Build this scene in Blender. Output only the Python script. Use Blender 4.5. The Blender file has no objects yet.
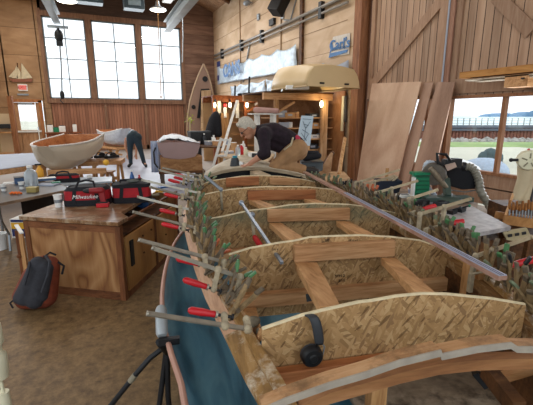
import bpy, bmesh, math, random
from mathutils import Vector, Matrix, Euler
random.seed(7)
C = bpy.context.scene.collection
PI = math.pi
V = Vector
# ---------------------------------------------------------------- camera geometry
FOC = 385.0; PITCH = math.atan(87.5/385); EYE = 1.6; YAW = math.radians(24.9); BOAT = math.radians(13.6)
def sight(px, py):
    x = (px-266.5)/FOC; y = -(py-202.5)/FOC
    f = math.cos(PITCH)+y*math.sin(PITCH); z = -math.sin(PITCH)+y*math.cos(PITCH)
    return V((x*math.cos(YAW)+f*math.sin(YAW), -x*math.sin(YAW)+f*math.cos(YAW), z)), f
def at_z(px, py, z):
    r, f = sight(px, py); t = (z-EYE)/r.z; return V((r.x*t, r.y*t, z))
def at_y(px, py, Y):
    r, f = sight(px, py); t = Y/r.y; return V((r.x*t, Y, EYE+r.z*t))
def at_x(px, py, X):
    r, f = sight(px, py); t = X/r.x; return V((X, r.y*t, EYE+r.z*t))
def at_d(px, py, d):
    r, f = sight(px, py); t = d/f; return V((r.x*t, r.y*t, EYE+r.z*t))
cb, sb = math.cos(BOAT), math.sin(BOAT)
def to_boat(p): return V((p[0]*cb-p[1]*sb, p[0]*sb+p[1]*cb, p[2]))
def bw(v, u, z): return V((v*cb+u*sb, -v*sb+u*cb, z))          # boat coordinates to the room's
def at_u(px, py, u):
    r, f = sight(px, py); rb = to_boat(r); t = u/rb.y; return V((rb.x*t, u, EYE+rb.z*t))
# ---------------------------------------------------------------- mesh building
class MB:
    def __init__(s): s.v = []; s.f = []; s.sm = []
    def add(s, vs, fs, smooth=False):
        n = len(s.v); s.v += [V(a) for a in vs]; s.f += [tuple(i+n for i in f) for f in fs]; s.sm += [smooth]*len(fs); return s
    def box(s, c, size, M=None):
        c = V(c); h = V(size)/2; vs = []
        for z in (-1, 1):
            for y in (-1, 1):
                for x in (-1, 1):
                    p = V((x*h.x, y*h.y, z*h.z)); vs.append(c+(M@p if M else p))
        return s.add(vs, [(0,1,3,2),(4,6,7,5),(0,4,5,1),(2,3,7,6),(0,2,6,4),(1,5,7,3)])
    def beam(s, p0, p1, w, h, up=(0,0,1), top=False):
        p0, p1 = V(p0), V(p1); d = (p1-p0); L = d.length; d.normalize()
        x = d.cross(V(up)); x = x.normalized() if x.length > 1e-5 else V((1,0,0)); z = x.cross(d)
        M = Matrix((x, d, z)).transposed()
        c = (p0+p1)/2 - (z*h/2 if top else V())
        return s.box(c, (w, L, h), M)
    def tube(s, pts, r, n=8, cap=True):
        pts = [V(p) for p in pts]; m = len(pts)
        rs = r if isinstance(r, (list, tuple)) else [r]*m
        t0 = (pts[1]-pts[0]).normalized(); ref = V((0,0,1)) if abs(t0.z) < .9 else V((1,0,0))
        a = t0.cross(ref).normalized(); vs = []
        for i, p in enumerate(pts):
            t = (pts[min(i+1, m-1)]-pts[max(i-1, 0)]).normalized()
            a = (a-t*a.dot(t)).normalized(); b = t.cross(a)
            for k in range(n):
                g = 2*PI*k/n; vs.append(p+(a*math.cos(g)+b*math.sin(g))*rs[i])
        fs = [(i*n+k, i*n+(k+1)%n, (i+1)*n+(k+1)%n, (i+1)*n+k) for i in range(m-1) for k in range(n)]
        s.add(vs, fs, True)
        if cap: s.add([vs[k] for k in range(n)], [tuple(range(n))]); s.add([vs[(m-1)*n+k] for k in range(n)], [tuple(range(n))])
        return s
    def lathe(s, prof, o=(0,0,0), M=None, n=16):
        o = V(o); vs = []
        for r, z in prof:
            for k in range(n):
                g = 2*PI*k/n; p = V((r*math.cos(g), r*math.sin(g), z)); vs.append(o+(M@p if M else p))
        m = len(prof)
        fs = [(i*n+k, i*n+(k+1)%n, (i+1)*n+(k+1)%n, (i+1)*n+k) for i in range(m-1) for k in range(n)]
        s.add(vs, fs, True)
        if prof[0][0] > 1e-4: s.add(vs[:n], [tuple(range(n))])
        if prof[-1][0] > 1e-4: s.add(vs[-n:], [tuple(range(n))])
        return s
    def prism(s, pts, ext):
        n = len(pts); e = V(ext); pts = [V(p) for p in pts]; vs = pts+[p+e for p in pts]
        return s.add(vs, [tuple(range(n)), tuple(range(2*n-1, n-1, -1))]+[(i, (i+1)%n, n+(i+1)%n, n+i) for i in range(n)])
    def grid(s, rows, smooth=True, closed=False):
        n = len(rows[0]); vs = [V(p) for r in rows for p in r]; fs = []
        for i in range(len(rows)-1):
            for k in range(n if closed else n-1): fs.append((i*n+k, i*n+(k+1)%n, (i+1)*n+(k+1)%n, (i+1)*n+k))
        return s.add(vs, fs, smooth)
    def ball(s, c, r, M=None, n=12, m=8):
        c = V(c); r = V(r) if hasattr(r, '__len__') else V((r, r, r)); rows = []
        for i in range(m+1):
            t = PI*i/m; row = []
            for k in range(n):
                g = 2*PI*k/n; p = V((r.x*math.sin(t)*math.cos(g), r.y*math.sin(t)*math.sin(g), r.z*math.cos(t))); row.append(c+(M@p if M else p))
            rows.append(row)
        return s.grid(rows, True, True)
    def capsule(s, p0, p1, r0, r1, n=12):
        p0, p1 = V(p0), V(p1); d = p1-p0; L = max(d.length, 1e-4); t = d/L; pts = []; rs = []
        for i in range(5): a = PI/2*(i/4); pts.append(p0-t*r0*math.cos(a)*.98); rs.append(max(r0*math.sin(a), .0008))
        for i in range(5): a = PI/2*(1-i/4); pts.append(p1+t*r1*math.cos(a)*.98+t*1e-4); rs.append(max(r1*math.sin(a), .0008))
        return s.tube(pts, rs, n)
MWD = {}
def rename(m): return m
def tag(o, label=None, cat=None, group=None, kind=None):
    if label: o['label'] = label
    if cat: o['category'] = cat
    if group: o['group'] = group
    if kind: o['kind'] = kind
    return o
def mk(name, mb, mat, parent=None, label=None, bevel=0, solid=0, local=False, remesh=0, smoothit=0, subsurf=0, origin=None, sharp=.7):
    vs = mb.v
    if local: M = Matrix.Identity(4); inv = M
    elif parent: M = MWD[parent.name]; inv = M.inverted()
    else:
        xs = [v.x for v in vs]; ys = [v.y for v in vs]; zs = [v.z for v in vs]
        o0 = V(origin) if origin else V(((min(xs)+max(xs))/2, (min(ys)+max(ys))/2, min(zs)))
        M = Matrix.Translation(o0); inv = M.inverted()
    me = bpy.data.meshes.new(name)
    me.from_pydata([inv@v for v in vs], [], mb.f)
    me.polygons.foreach_set('use_smooth', mb.sm)
    bm = bmesh.new(); bm.from_mesh(me)
    if mb.sm and any(mb.sm): bmesh.ops.remove_doubles(bm, verts=bm.verts, dist=1e-5)
    bmesh.ops.recalc_face_normals(bm, faces=bm.faces)
    for e in bm.edges:
        if len(e.link_faces) == 2 and e.calc_face_angle(0) > sharp: e.smooth = False
    bm.to_mesh(me); bm.free(); me.update()
    o = bpy.data.objects.new(name, me); C.objects.link(o); MWD[o.name] = M if not local else Matrix.Identity(4)
    for m_ in (mat if isinstance(mat, (list, tuple)) else [mat]): me.materials.append(m_)
    if parent: o.parent = parent
    elif not local: o.location = M.to_translation()
    if solid: q = o.modifiers.new('Solidify', 'SOLIDIFY'); q.thickness = solid; q.offset = 0
    if remesh:
        q = o.modifiers.new('Remesh', 'REMESH'); q.mode = 'VOXEL'; q.voxel_size = remesh; q.use_smooth_shade = True
    if smoothit: q = o.modifiers.new('Smooth', 'SMOOTH'); q.iterations = smoothit; q.factor = .5
    if subsurf: q = o.modifiers.new('Subdivision', 'SUBSURF'); q.levels = q.render_levels = subsurf
    if bevel: q = o.modifiers.new('Bevel', 'BEVEL'); q.width = bevel; q.segments = 2; q.limit_method = 'ANGLE'; q.harden_normals = False
    if label: o['label'] = label
    return o
def thing(name, label, cat, loc, rotz=0, group=None):
    o = bpy.data.objects.new(name, None); C.objects.link(o); o.empty_display_size = .1
    o.location = loc; o.rotation_euler = (0, 0, rotz)
    MWD[o.name] = Matrix.Translation(V(loc)) @ Matrix.Rotation(rotz, 4, 'Z')
    return tag(o, label, cat, group)
def one(name, label, cat, mb, mat, group=None, **k):
    return tag(mk(name, mb, mat, **k), label, cat, group)
def struct(name, mb, mat, parent=None, label=None, **k):
    o = mk(name, mb, mat, parent, label, **k)
    if not parent: o['kind'] = 'structure'
    return o
def copy_tree(o, M=None, parent=None):
    c = o.copy(); C.objects.link(c)
    if parent: c.parent = parent
    if M is not None: c.matrix_world = M; c.matrix_basis = M
    for ch in [x for x in bpy.data.objects if x.parent == o]: copy_tree(ch, None, c)
    return c
def lettering(name, body, size, mat, M, parent, depth=.002, shear=0, sx=1, bold=0):
    cu = bpy.data.curves.new(name, 'FONT'); cu.body = body; cu.size = size; cu.extrude = depth; cu.shear = shear; cu.align_x = 'CENTER'; cu.align_y = 'CENTER'; cu.offset = bold
    t = bpy.data.objects.new(name, cu); C.objects.link(t)
    dg = bpy.context.evaluated_depsgraph_get(); dg.update()
    me = bpy.data.meshes.new_from_object(t.evaluated_get(dg)); bpy.data.objects.remove(t)
    me.name = name; me.transform(Matrix.Diagonal((sx, 1, 1, 1)))
    me.materials.clear(); me.materials.append(mat)
    me.transform(MWD[parent.name].inverted() @ M if parent else M)
    o = bpy.data.objects.new(name, me); C.objects.link(o); MWD[o.name] = Matrix.Identity(4)
    if parent: o.parent = parent
    return o
def frame(o, x, y):                     # matrix with the given origin, x and y directions
    x = V(x).normalized(); y = V(y); y = (y-x*y.dot(x)).normalized(); z = x.cross(y)
    M = Matrix((x, y, z)).transposed().to_4x4(); M.translation = V(o); return M
# ---------------------------------------------------------------- materials
def lin(h):
    h = h.lstrip('#'); return tuple(((c/12.92) if c <= .04045 else ((c+.055)/1.055)**2.4) for c in (int(h[i:i+2], 16)/255 for i in (0, 2, 4)))+(1,)
def newmat(name):
    m = bpy.data.materials.new(name); m.use_nodes = True; nt = m.node_tree; nt.nodes.clear()
    out = nt.nodes.new('ShaderNodeOutputMaterial'); b = nt.nodes.new('ShaderNodeBsdfPrincipled'); nt.links.new(b.outputs[0], out.inputs[0])
    return m, nt, b
def N(nt, t, **k):
    n = nt.nodes.new('ShaderNode'+t)
    for a, v in k.items():
        if a in n.inputs.keys(): n.inputs[a].default_value = v
        else: setattr(n, a, v)
    return n
def ramp(nt, stops):
    r = nt.nodes.new('ShaderNodeValToRGB'); e = r.color_ramp.elements
    while len(e) < len(stops): e.new(.5)
    for q, (p, c) in zip(e, stops): q.position = p; q.color = lin(c)
    return r
def coords(nt, scale=(1,1,1), rot=(0,0,0), rand=False):
    tc = N(nt, 'TexCoord'); mp = N(nt, 'Mapping'); mp.inputs['Scale'].default_value = scale; mp.inputs['Rotation'].default_value = rot
    nt.links.new(tc.outputs['Object'], mp.inputs[0])
    if rand:
        oi = N(nt, 'ObjectInfo'); mu = N(nt, 'Math', operation='MULTIPLY'); mu.inputs[1].default_value = 31.
        nt.links.new(oi.outputs['Random'], mu.inputs[0]); nt.links.new(mu.outputs[0], mp.inputs['Location'])
    return mp.outputs[0]
def plain(name, col, rough=.6, metal=0, var=.12, scale=12, emit=None, es=1, trans=0, alpha=1, spec=.4, sheen=0, bump=0):
    m, nt, b = newmat(name); c = lin(col)
    b.inputs['Roughness'].default_value = rough; b.inputs['Metallic'].default_value = metal; b.inputs['Specular IOR Level'].default_value = spec
    if var:
        n = N(nt, 'TexNoise', Scale=scale, Detail=4.); nt.links.new(coords(nt, rand=True), n.inputs['Vector'])
        r = nt.nodes.new('ShaderNodeValToRGB'); r.color_ramp.elements[0].position = .3; r.color_ramp.elements[1].position = .7
        r.color_ramp.elements[0].color = tuple(x*(1-var) for x in c[:3])+(1,); r.color_ramp.elements[1].color = tuple(min(1, x*(1+var)) for x in c[:3])+(1,)
        nt.links.new(n.outputs['Fac'], r.inputs[0]); nt.links.new(r.outputs[0], b.inputs['Base Color'])
        if bump:
            bp = N(nt, 'Bump'); bp.inputs['Strength'].default_value = bump; bp.inputs['Distance'].default_value = .01
            nt.links.new(n.outputs['Fac'], bp.inputs['Height']); nt.links.new(bp.outputs[0], b.inputs['Normal'])
    else: b.inputs['Base Color'].default_value = c
    if emit: b.inputs['Emission Color'].default_value = lin(emit); b.inputs['Emission Strength'].default_value = es
    if trans: b.inputs['Transmission Weight'].default_value = trans
    b.inputs['Alpha'].default_value = alpha
    if sheen: b.inputs['Sheen Weight'].default_value = sheen
    return m
def wood(name, dark, mid, light, scale=(1.5, 14, 14), rot=(0,0,0), rough=.62, dirt=None, knots=True, contrast=1):
    m, nt, b = newmat(name); L = nt.links
    co = coords(nt, scale, rot, rand=True)
    n1 = N(nt, 'TexNoise', Scale=1.6, Detail=6., Roughness=.6, Distortion=.9); L.new(co, n1.inputs['Vector'])
    n2 = N(nt, 'TexNoise', Scale=9., Detail=3.); L.new(co, n2.inputs['Vector'])
    mx = N(nt, 'Math', operation='MULTIPLY_ADD'); mx.inputs[1].default_value = .3; L.new(n2.outputs['Fac'], mx.inputs[0]); L.new(n1.outputs['Fac'], mx.inputs[2])
    w = .14/contrast
    r = ramp(nt, [(.65-w*1.6, dark), (.65, mid), (.65+w*1.6, light)]); L.new(mx.outputs[0], r.inputs[0]); last = r.outputs[0]
    oi = N(nt, 'ObjectInfo'); hs = N(nt, 'HueSaturation'); mr = N(nt, 'MapRange'); mr.inputs['To Min'].default_value = .88; mr.inputs['To Max'].default_value = 1.1
    L.new(oi.outputs['Random'], mr.inputs['Value']); L.new(mr.outputs[0], hs.inputs['Value']); L.new(last, hs.inputs['Color']); last = hs.outputs[0]
    if dirt:
        d = N(nt, 'TexNoise', Scale=7., Detail=8., Roughness=.7); L.new(coords(nt, rand=True), d.inputs['Vector'])
        rr = ramp(nt, [(.5, '000000'), (.66, 'ffffff')]); L.new(d.outputs['Fac'], rr.inputs[0])
        mm = N(nt, 'Mix', data_type='RGBA'); L.new(rr.outputs[0], mm.inputs[0]); L.new(last, mm.inputs[6]); mm.inputs[7].default_value = lin(dirt); last = mm.outputs[2]
    L.new(last, b.inputs['Base Color']); b.inputs['Roughness'].default_value = rough; b.inputs['Specular IOR Level'].default_value = .3
    bp = N(nt, 'Bump'); bp.inputs['Strength'].default_value = .15; bp.inputs['Distance'].default_value = .004; L.new(mx.outputs[0], bp.inputs['Height']); L.new(bp.outputs[0], b.inputs['Normal'])
    return m
def boards(name, dark, mid, light, axis, width, off=0, groove='2a1a10', gw=.06, scale=(10,10,.8), rough=.6):
    """boards side by side with a groove between: axis = object axis across the boards"""
    m, nt, b = newmat(name); L = nt.links
    tc = N(nt, 'TexCoord'); sx = N(nt, 'SeparateXYZ'); L.new(tc.outputs['Object'], sx.inputs[0])
    dv = N(nt, 'Math', operation='MULTIPLY_ADD'); dv.inputs[1].default_value = 1/width; dv.inputs[2].default_value = off+1000; L.new(sx.outputs[axis], dv.inputs[0])
    fr = N(nt, 'Math', operation='FRACT'); L.new(dv.outputs[0], fr.inputs[0]); fl = N(nt, 'Math', operation='FLOOR'); L.new(dv.outputs[0], fl.inputs[0])
    wn = N(nt, 'TexWhiteNoise', noise_dimensions='1D'); L.new(fl.outputs[0], wn.inputs['W'])
    mp = N(nt, 'Mapping'); mp.inputs['Scale'].default_value = scale; L.new(tc.outputs['Object'], mp.inputs[0]); L.new(wn.outputs['Color'], mp.inputs['Location'])
    n1 = N(nt, 'TexNoise', Scale=1.5, Detail=6., Distortion=.5); L.new(mp.outputs[0], n1.inputs['Vector'])
    r = ramp(nt, [(.33, dark), (.5, mid), (.68, light)]); L.new(n1.outputs['Fac'], r.inputs[0])
    hs = N(nt, 'HueSaturation'); mr = N(nt, 'MapRange'); mr.inputs['To Min'].default_value = .8; mr.inputs['To Max'].default_value = 1.15
    L.new(wn.outputs['Value'], mr.inputs['Value']); L.new(mr.outputs[0], hs.inputs['Value']); L.new(r.outputs[0], hs.inputs['Color'])
    lt = N(nt, 'Math', operation='LESS_THAN'); lt.inputs[1].default_value = gw; L.new(fr.outputs[0], lt.inputs[0])
    mm = N(nt, 'Mix', data_type='RGBA'); L.new(lt.outputs[0], mm.inputs[0]); L.new(hs.outputs[0], mm.inputs[6]); mm.inputs[7].default_value = lin(groove)
    L.new(mm.outputs[2], b.inputs['Base Color']); b.inputs['Roughness'].default_value = rough; b.inputs['Specular IOR Level'].default_value = .3
    return m
def osb(name, tint=1, stain=False):
    m, nt, b = newmat(name); L = nt.links; prev = None
    cols = [(.0, '6e4c2c'), (.25, '94703f'), (.5, 'ab8353'), (.75, 'bd9766'), (1., 'cdac7c')]
    def turned(sx, sz, ang):
        tc = N(nt, 'TexCoord'); mp = N(nt, 'Mapping', vector_type='TEXTURE'); mp.inputs['Rotation'].default_value = (0, ang, 0); mp.inputs['Scale'].default_value = (1/sx, 1/12, 1/sz)
        L.new(tc.outputs['Object'], mp.inputs[0]); return mp.outputs[0]
    for i, (sx, sz, ang) in enumerate([(15, 60, .35), (18, 85, -.6), (16, 75, 1.15), (20, 95, -.15), (17, 80, .8), (19, 90, -1.2)]):
        v = N(nt, 'TexVoronoi', Scale=1., Randomness=1.); L.new(turned(sx, sz, ang), v.inputs['Vector'])
        sp = N(nt, 'SeparateColor'); L.new(v.outputs['Color'], sp.inputs[0])
        r = ramp(nt, cols); L.new(sp.outputs[i % 3], r.inputs[0])
        if prev is None: prev = r.outputs[0]
        else:
            gt0 = N(nt, 'Math', operation='GREATER_THAN'); gt0.inputs[1].default_value = .62; L.new(sp.outputs[(i+1) % 3], gt0.inputs[0])
            mm = N(nt, 'Mix', data_type='RGBA'); L.new(gt0.outputs[0], mm.inputs[0]); L.new(prev, mm.inputs[6]); L.new(r.outputs[0], mm.inputs[7]); prev = mm.outputs[2]
    # soften into the average colour, then a few dark flakes
    sv = N(nt, 'TexVoronoi', Scale=1.); L.new(turned(22, 110, -.85), sv.inputs['Vector'])
    sp = N(nt, 'SeparateColor'); L.new(sv.outputs['Color'], sp.inputs[0]); gt = N(nt, 'Math', operation='GREATER_THAN'); gt.inputs[1].default_value = .93; L.new(sp.outputs[0], gt.inputs[0])
    av = N(nt, 'Mix', data_type='RGBA'); av.inputs[0].default_value = .38; L.new(prev, av.inputs[6]); av.inputs[7].default_value = lin('b8946a')
    mm = N(nt, 'Mix', data_type='RGBA'); mf = N(nt, 'Math', operation='MULTIPLY'); mf.inputs[1].default_value = .6; L.new(gt.outputs[0], mf.inputs[0]); L.new(mf.outputs[0], mm.inputs[0]); L.new(av.outputs[2], mm.inputs[6]); mm.inputs[7].default_value = lin('4a2d15'); last = mm.outputs[2]
    if stain:
        tc = N(nt, 'TexCoord'); sx = N(nt, 'SeparateXYZ'); L.new(tc.outputs['Object'], sx.inputs[0])
        a = N(nt, 'MapRange'); a.inputs['From Min'].default_value = .8; a.inputs['From Max'].default_value = .88; L.new(sx.outputs[2], a.inputs['Value'])
        n = N(nt, 'TexNoise', Scale=9., Detail=4.); L.new(tc.outputs['Object'], n.inputs['Vector'])
        mu = N(nt, 'Math', operation='MULTIPLY'); L.new(a.outputs[0], mu.inputs[0]); L.new(n.outputs['Fac'], mu.inputs[1])
        m2 = N(nt, 'Mix', data_type='RGBA'); L.new(mu.outputs[0], m2.inputs[0]); L.new(last, m2.inputs[6]); m2.inputs[7].default_value = lin('4c6655'); last = m2.outputs[2]
    L.new(last, b.inputs['Base Color']); b.inputs['Roughness'].default_value = .6; b.inputs['Specular IOR Level'].default_value = .25
    return m
def figured(name, stops, scale=(2.2, 2.2, .7), bands=7, rough=.5):
    """rotary-cut plywood: flowing cathedral bands"""
    m, nt, b = newmat(name); L = nt.links
    n = N(nt, 'TexNoise', Scale=1., Detail=2., Distortion=.6); L.new(coords(nt, scale, rand=True), n.inputs['Vector'])
    mu = N(nt, 'Math', operation='MULTIPLY'); mu.inputs[1].default_value = bands; L.new(n.outputs['Fac'], mu.inputs[0])
    fr = N(nt, 'Math', operation='PINGPONG'); fr.inputs[1].default_value = .5; L.new(mu.outputs[0], fr.inputs[0])
    f2 = N(nt, 'TexNoise', Scale=4., Detail=5.); L.new(coords(nt, (12, 12, 1.2), rand=True), f2.inputs['Vector'])
    ad = N(nt, 'Math', operation='MULTIPLY_ADD'); ad.inputs[1].default_value = 1.2; L.new(fr.outputs[0], ad.inputs[0]); 
    m3 = N(nt, 'Math', operation='MULTIPLY'); m3.inputs[1].default_value = .5; L.new(f2.outputs['Fac'], m3.inputs[0]); L.new(m3.outputs[0], ad.inputs[2])
    r = ramp(nt, stops); L.new(ad.outputs[0], r.inputs[0]); L.new(r.outputs[0], b.inputs['Base Color'])
    b.inputs['Roughness'].default_value = rough; b.inputs['Specular IOR Level'].default_value = .3
    return m
M_ = {}
M_['floor'] = None
def floor_mat():
    m, nt, b = newmat('worn_floor'); L = nt.links
    n1 = N(nt, 'TexNoise', Scale=1.3, Detail=8., Roughness=.65); L.new(coords(nt), n1.inputs['Vector'])
    r1 = ramp(nt, [(.3, '584228'), (.5, '7a5f3e'), (.7, '957852')]); L.new(n1.outputs['Fac'], r1.inputs[0])
    n2 = N(nt, 'TexNoise', Scale=14., Detail=9., Roughness=.8); L.new(coords(nt), n2.inputs['Vector'])
    r2 = ramp(nt, [(.38, '46321d'), (.5, '7f633f'), (.64, 'a5875c')]); L.new(n2.outputs['Fac'], r2.inputs[0])
    mm = N(nt, 'Mix', data_type='RGBA'); mm.inputs[0].default_value = .55; L.new(r1.outputs[0], mm.inputs[6]); L.new(r2.outputs[0], mm.inputs[7])
    v = N(nt, 'TexNoise', Scale=13., Detail=3., Roughness=.5); L.new(coords(nt, (1, 1, 1), (0, 0, .4)), v.inputs['Vector'])
    rv = ramp(nt, [(.6, '000000'), (.7, 'bbbbbb')]); L.new(v.outputs['Fac'], rv.inputs[0])
    m2 = N(nt, 'Mix', data_type='RGBA'); L.new(rv.outputs[0], m2.inputs[0]); L.new(mm.outputs[2], m2.inputs[6]); m2.inputs[7].default_value = lin('3c2b1b')
    # paler grey tone further into the shop
    tc = N(nt, 'TexCoord'); sx = N(nt, 'SeparateXYZ'); L.new(tc.outputs['Object'], sx.inputs[0])
    mr = N(nt, 'MapRange'); mr.inputs['From Min'].default_value = 5.; mr.inputs['From Max'].default_value = 8.5; L.new(sx.outputs[1], mr.inputs['Value'])
    n3 = N(nt, 'TexNoise', Scale=.8, Detail=5.); L.new(tc.outputs['Object'], n3.inputs['Vector'])
    ad = N(nt, 'Math', operation='ADD'); ad.inputs[1].default_value = .35; L.new(n3.outputs['Fac'], ad.inputs[0])
    mu = N(nt, 'Math', operation='MULTIPLY', use_clamp=True); L.new(mr.outputs[0], mu.inputs[0]); L.new(ad.outputs[0], mu.inputs[1])
    m3 = N(nt, 'Mix', data_type='RGBA'); L.new(mu.outputs[0], m3.inputs[0]); L.new(m2.outputs[2], m3.inputs[6]); m3.inputs[7].default_value = lin('938e8b')
    L.new(m3.outputs[2], b.inputs['Base Color']); b.inputs['Roughness'].default_value = .55
    bp = N(nt, 'Bump'); bp.inputs['Strength'].default_value = .3; bp.inputs['Distance'].default_value = .006; L.new(n2.outputs['Fac'], bp.inputs['Height']); L.new(bp.outputs[0], b.inputs['Normal'])
    return m
FLOOR = floor_mat()
OSB = osb('flake_board'); OSBG = osb('flake_board_stained', stain=True)
FIR = wood('fir_lumber', '96683a', 'bf8f5e', 'd4a775', (12, 1.2, 12))          # grain along object Y
FIRX = wood('fir_lumber_crosswise', '9c6c40', 'c29265', 'd6ab7c', (1.2, 12, 12))  # grain along object X
FIRR = wood('reddish_fir', '7e4c2a', 'a8693f', 'bd8050', (1.2, 12, 12))
FIRZ = wood('fir_upright', '8a5c34', 'b98a58', 'cfa473', (12, 12, 1.2))
GLUED = wood('gluey_rough_wood', '5c4228', '94703f', 'b99564', (8, 2, 8), dirt='d8cdb8')
STRIPW = wood('pale_pink_wood', 'a67c5e', 'c69d7d', 'd9b798', (12, 1.2, 12))
REDW = wood('cedar', '5e2f17', '8a4c28', 'a4623a', (10, 10, .9))
REDX = wood('cedar_rail', '5a2f19', '824a2a', '9b6039', (10, .9, 10))
DARKW = wood('old_dark_wood', '3a2414', '5d3b20', '7a5230', (1.5, 8, 8), dirt='2a1a10')
PLY = figured('birch_sheet', [(.2, 'b58f74'), (.6, 'c9a68b'), (1., 'd6b79c')], (1.2, 1.2, .5), 3)
CABPLY = figured('fir_plywood', [(.15, '70452a'), (.45, '94673f'), (.75, 'a97d52'), (1., 'b48a60')], (2.0, 2.0, .9), 9)
HULLBLUE = None
def blue_mat():
    m, nt, b = newmat('blue_primer'); L = nt.links
    n = N(nt, 'TexNoise', Scale=1.6, Detail=6., Distortion=.8); L.new(coords(nt, (6, 1.2, 3)), n.inputs['Vector'])
    r = ramp(nt, [(.3, '2f5f78'), (.5, '4c829c'), (.72, '6b9fb4')]); L.new(n.outputs['Fac'], r.inputs[0]); L.new(r.outputs[0], b.inputs['Base Color']); b.inputs['Roughness'].default_value = .42
    return m
HULLBLUE = blue_mat()
RIMW = plain('rim_wood', 'b98d7c', .5, var=.1, scale=6)
STEEL = plain('clamp_steel', 'a09a8c', .42, .6, .15, 30)
DUSTY = plain('dusty_casting', 'a79a80', .8, 0, .25, 30, bump=.3)
TAUPE = plain('dusty_lever', '6f6250', .75, .15, .35, 40)
TAUPE2 = plain('dusty_lever_brown', '8a7350', .8, .0, .35, 40)
GREEN = plain('green_vinyl', '4a7a4c', .5, 0, .2, 40); GREEND = plain('dull_green_vinyl', '6b7559', .6, 0, .25, 40); ORNG = plain('orange_vinyl', 'b85f3a', .5, 0, .15, 40)
REDP = plain('red_plastic', 'c01f27', .35, 0, .08, 20); BLACK = plain('black_rubber', '17181b', .5, 0, .15, 20); DGREY = plain('dark_grey', '34373b', .55, 0, .15, 12)
WHITE = plain('white_plastic', 'e6e6e2', .4, 0, .04, 6); PAPER = plain('white_paper', 'a3abba', .8, 0, .06, 3); CREAM = plain('cream_plastic', 'd8d2b4', .45, 0, .06, 8)
GREY = plain('grey_metal', '8d949a', .4, .5, .1, 8); CHROME = plain('chrome', 'c8ccd0', .2, 1, .05, 8)
REDF = plain('red_canvas', 'a81c26', .75, 0, .15, 20); BLACKF = plain('black_canvas', '1d1d22', .85, 0, .2, 20); GREENP = plain('green_case', '0f7a52', .45, 0, .1, 8)
YEL = plain('yellow_plastic', 'e8b23a', .4, 0, .08, 8); BLUE = plain('blue_paint', '2b5f9e', .45, 0, .08, 8); NAVY = plain('navy_print', '27356b', .5, 0, .05, 8)
CARD = plain('cardboard', 'b98f62', .8, 0, .1, 5); GLASSB = plain('clear_bottle', 'dde6ea', .15, 0, .02, 4, trans=.6)
LAMPM = plain('lit_lamp', 'ffffff', .4, 0, 0, emit='ffe9b8', es=7); TUBE = plain('lit_tube', 'ffffff', .4, 0, 0, emit='fff4dd', es=6)
def glass():
    m = bpy.data.materials.new('window_glass'); m.use_nodes = True; nt = m.node_tree; nt.nodes.clear()
    o = nt.nodes.new('ShaderNodeOutputMaterial'); t = nt.nodes.new('ShaderNodeBsdfTransparent'); g = nt.nodes.new('ShaderNodeBsdfGlossy'); g.inputs['Roughness'].default_value = .03
    mx = nt.nodes.new('ShaderNodeMixShader'); mx.inputs[0].default_value = .06; nt.links.new(t.outputs[0], mx.inputs[1]); nt.links.new(g.outputs[0], mx.inputs[2]); nt.links.new(mx.outputs[0], o.inputs[0])
    return m
GLASS = glass()
# ================================================================ THE ROOM
WX = 6.16; BY = 19.43; T = .15
B = MB(); B.box((.95, 7.7, -.1), (10.9, 23.8, .2)); struct('floor', B, FLOOR, origin=(0, 0, 0))
def xb(px): return at_y(px, 60, BY).x
wz0, wz1 = 2.30, 5.58
wins = [(-1.2, at_y(88, 60, BY).x), (at_y(94, 60, BY).x, at_y(137, 60, BY).x), (at_y(142.5, 60, BY).x, 4.5)]
PLYW = boards('wall_plywood_sheets', '8a6a4c', '997857', 'a88664', 2, 1.05, .2, '5f452f', .015, (.8, .8, 2), .6)
HB = boards('horizontal_cedar_boards', '6f5244', '7d5f4f', '8c6d5b', 2, .45, .1, '3a2418', .03, (.8, .8, 6), .6)
BEAD = boards('beaded_cedar_boards', '8a5d47', '95664e', 'a07058', 0, .12, 0, '5f3a2a', .13)
FRAMEW = wood('window_casing', '5d4334', '7a5a46', '8e6c55', (10, 10, 1))
B = MB(); yb = BY+T/2
B.box(((wins[-1][1]+9)/2, yb, 4.5), (9-wins[-1][1], T, 9)); struct('wall_back', B, HB)
B = MB(); B.box((-1.2-.14, yb, 4.5), (.28, T, 9)); B.box((-2.1, yb, 5.6), (1.3, T, 6.8)); B.box((-4.1, yb, 4.5), (2.8, T, 9)); B.box((-2.1, yb, 1.1), (.04, T, 2.2)) if 0 else None
B.box(((-1.53-1.46)/2, yb, 1.1), (.07, T, 2.2)); struct('wall_back_upper', B, PLYW)
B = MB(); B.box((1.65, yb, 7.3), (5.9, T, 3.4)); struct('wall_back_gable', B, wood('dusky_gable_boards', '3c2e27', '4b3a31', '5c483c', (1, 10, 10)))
B = MB(); B.box((1.65, yb, wz0/2), (5.75, T, wz0)); struct('wall_back_wainscot', B, BEAD)
B = MB()
for a, b in ((wins[0][1], wins[1][0]), (wins[1][1], wins[2][0])): B.box(((a+b)/2, BY, (wz0+wz1)/2), (b-a, .25, wz1-wz0))
B.box((-1.28, BY-.03, 4), (.13, .16, 3.7)); B.box((4.58, BY-.03, 4), (.13, .16, 3.7)); B.box((1.65, BY-.03, 5.68), (5.9, .18, .2)); B.box((1.65, BY-.03, 2.2), (5.9, .18, .18))
B.box((1.65, BY-.03, .1), (5.9, .1, .2))
for x in (.95, 2.7, 4.62): B.box((x, BY-.03, 1.1), (.12, .1, 2.2))
struct('trim_1', B, FRAMEW)
SASH = plain('grey_window_bars', '6d7a80', .5, 0, .08)
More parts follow.
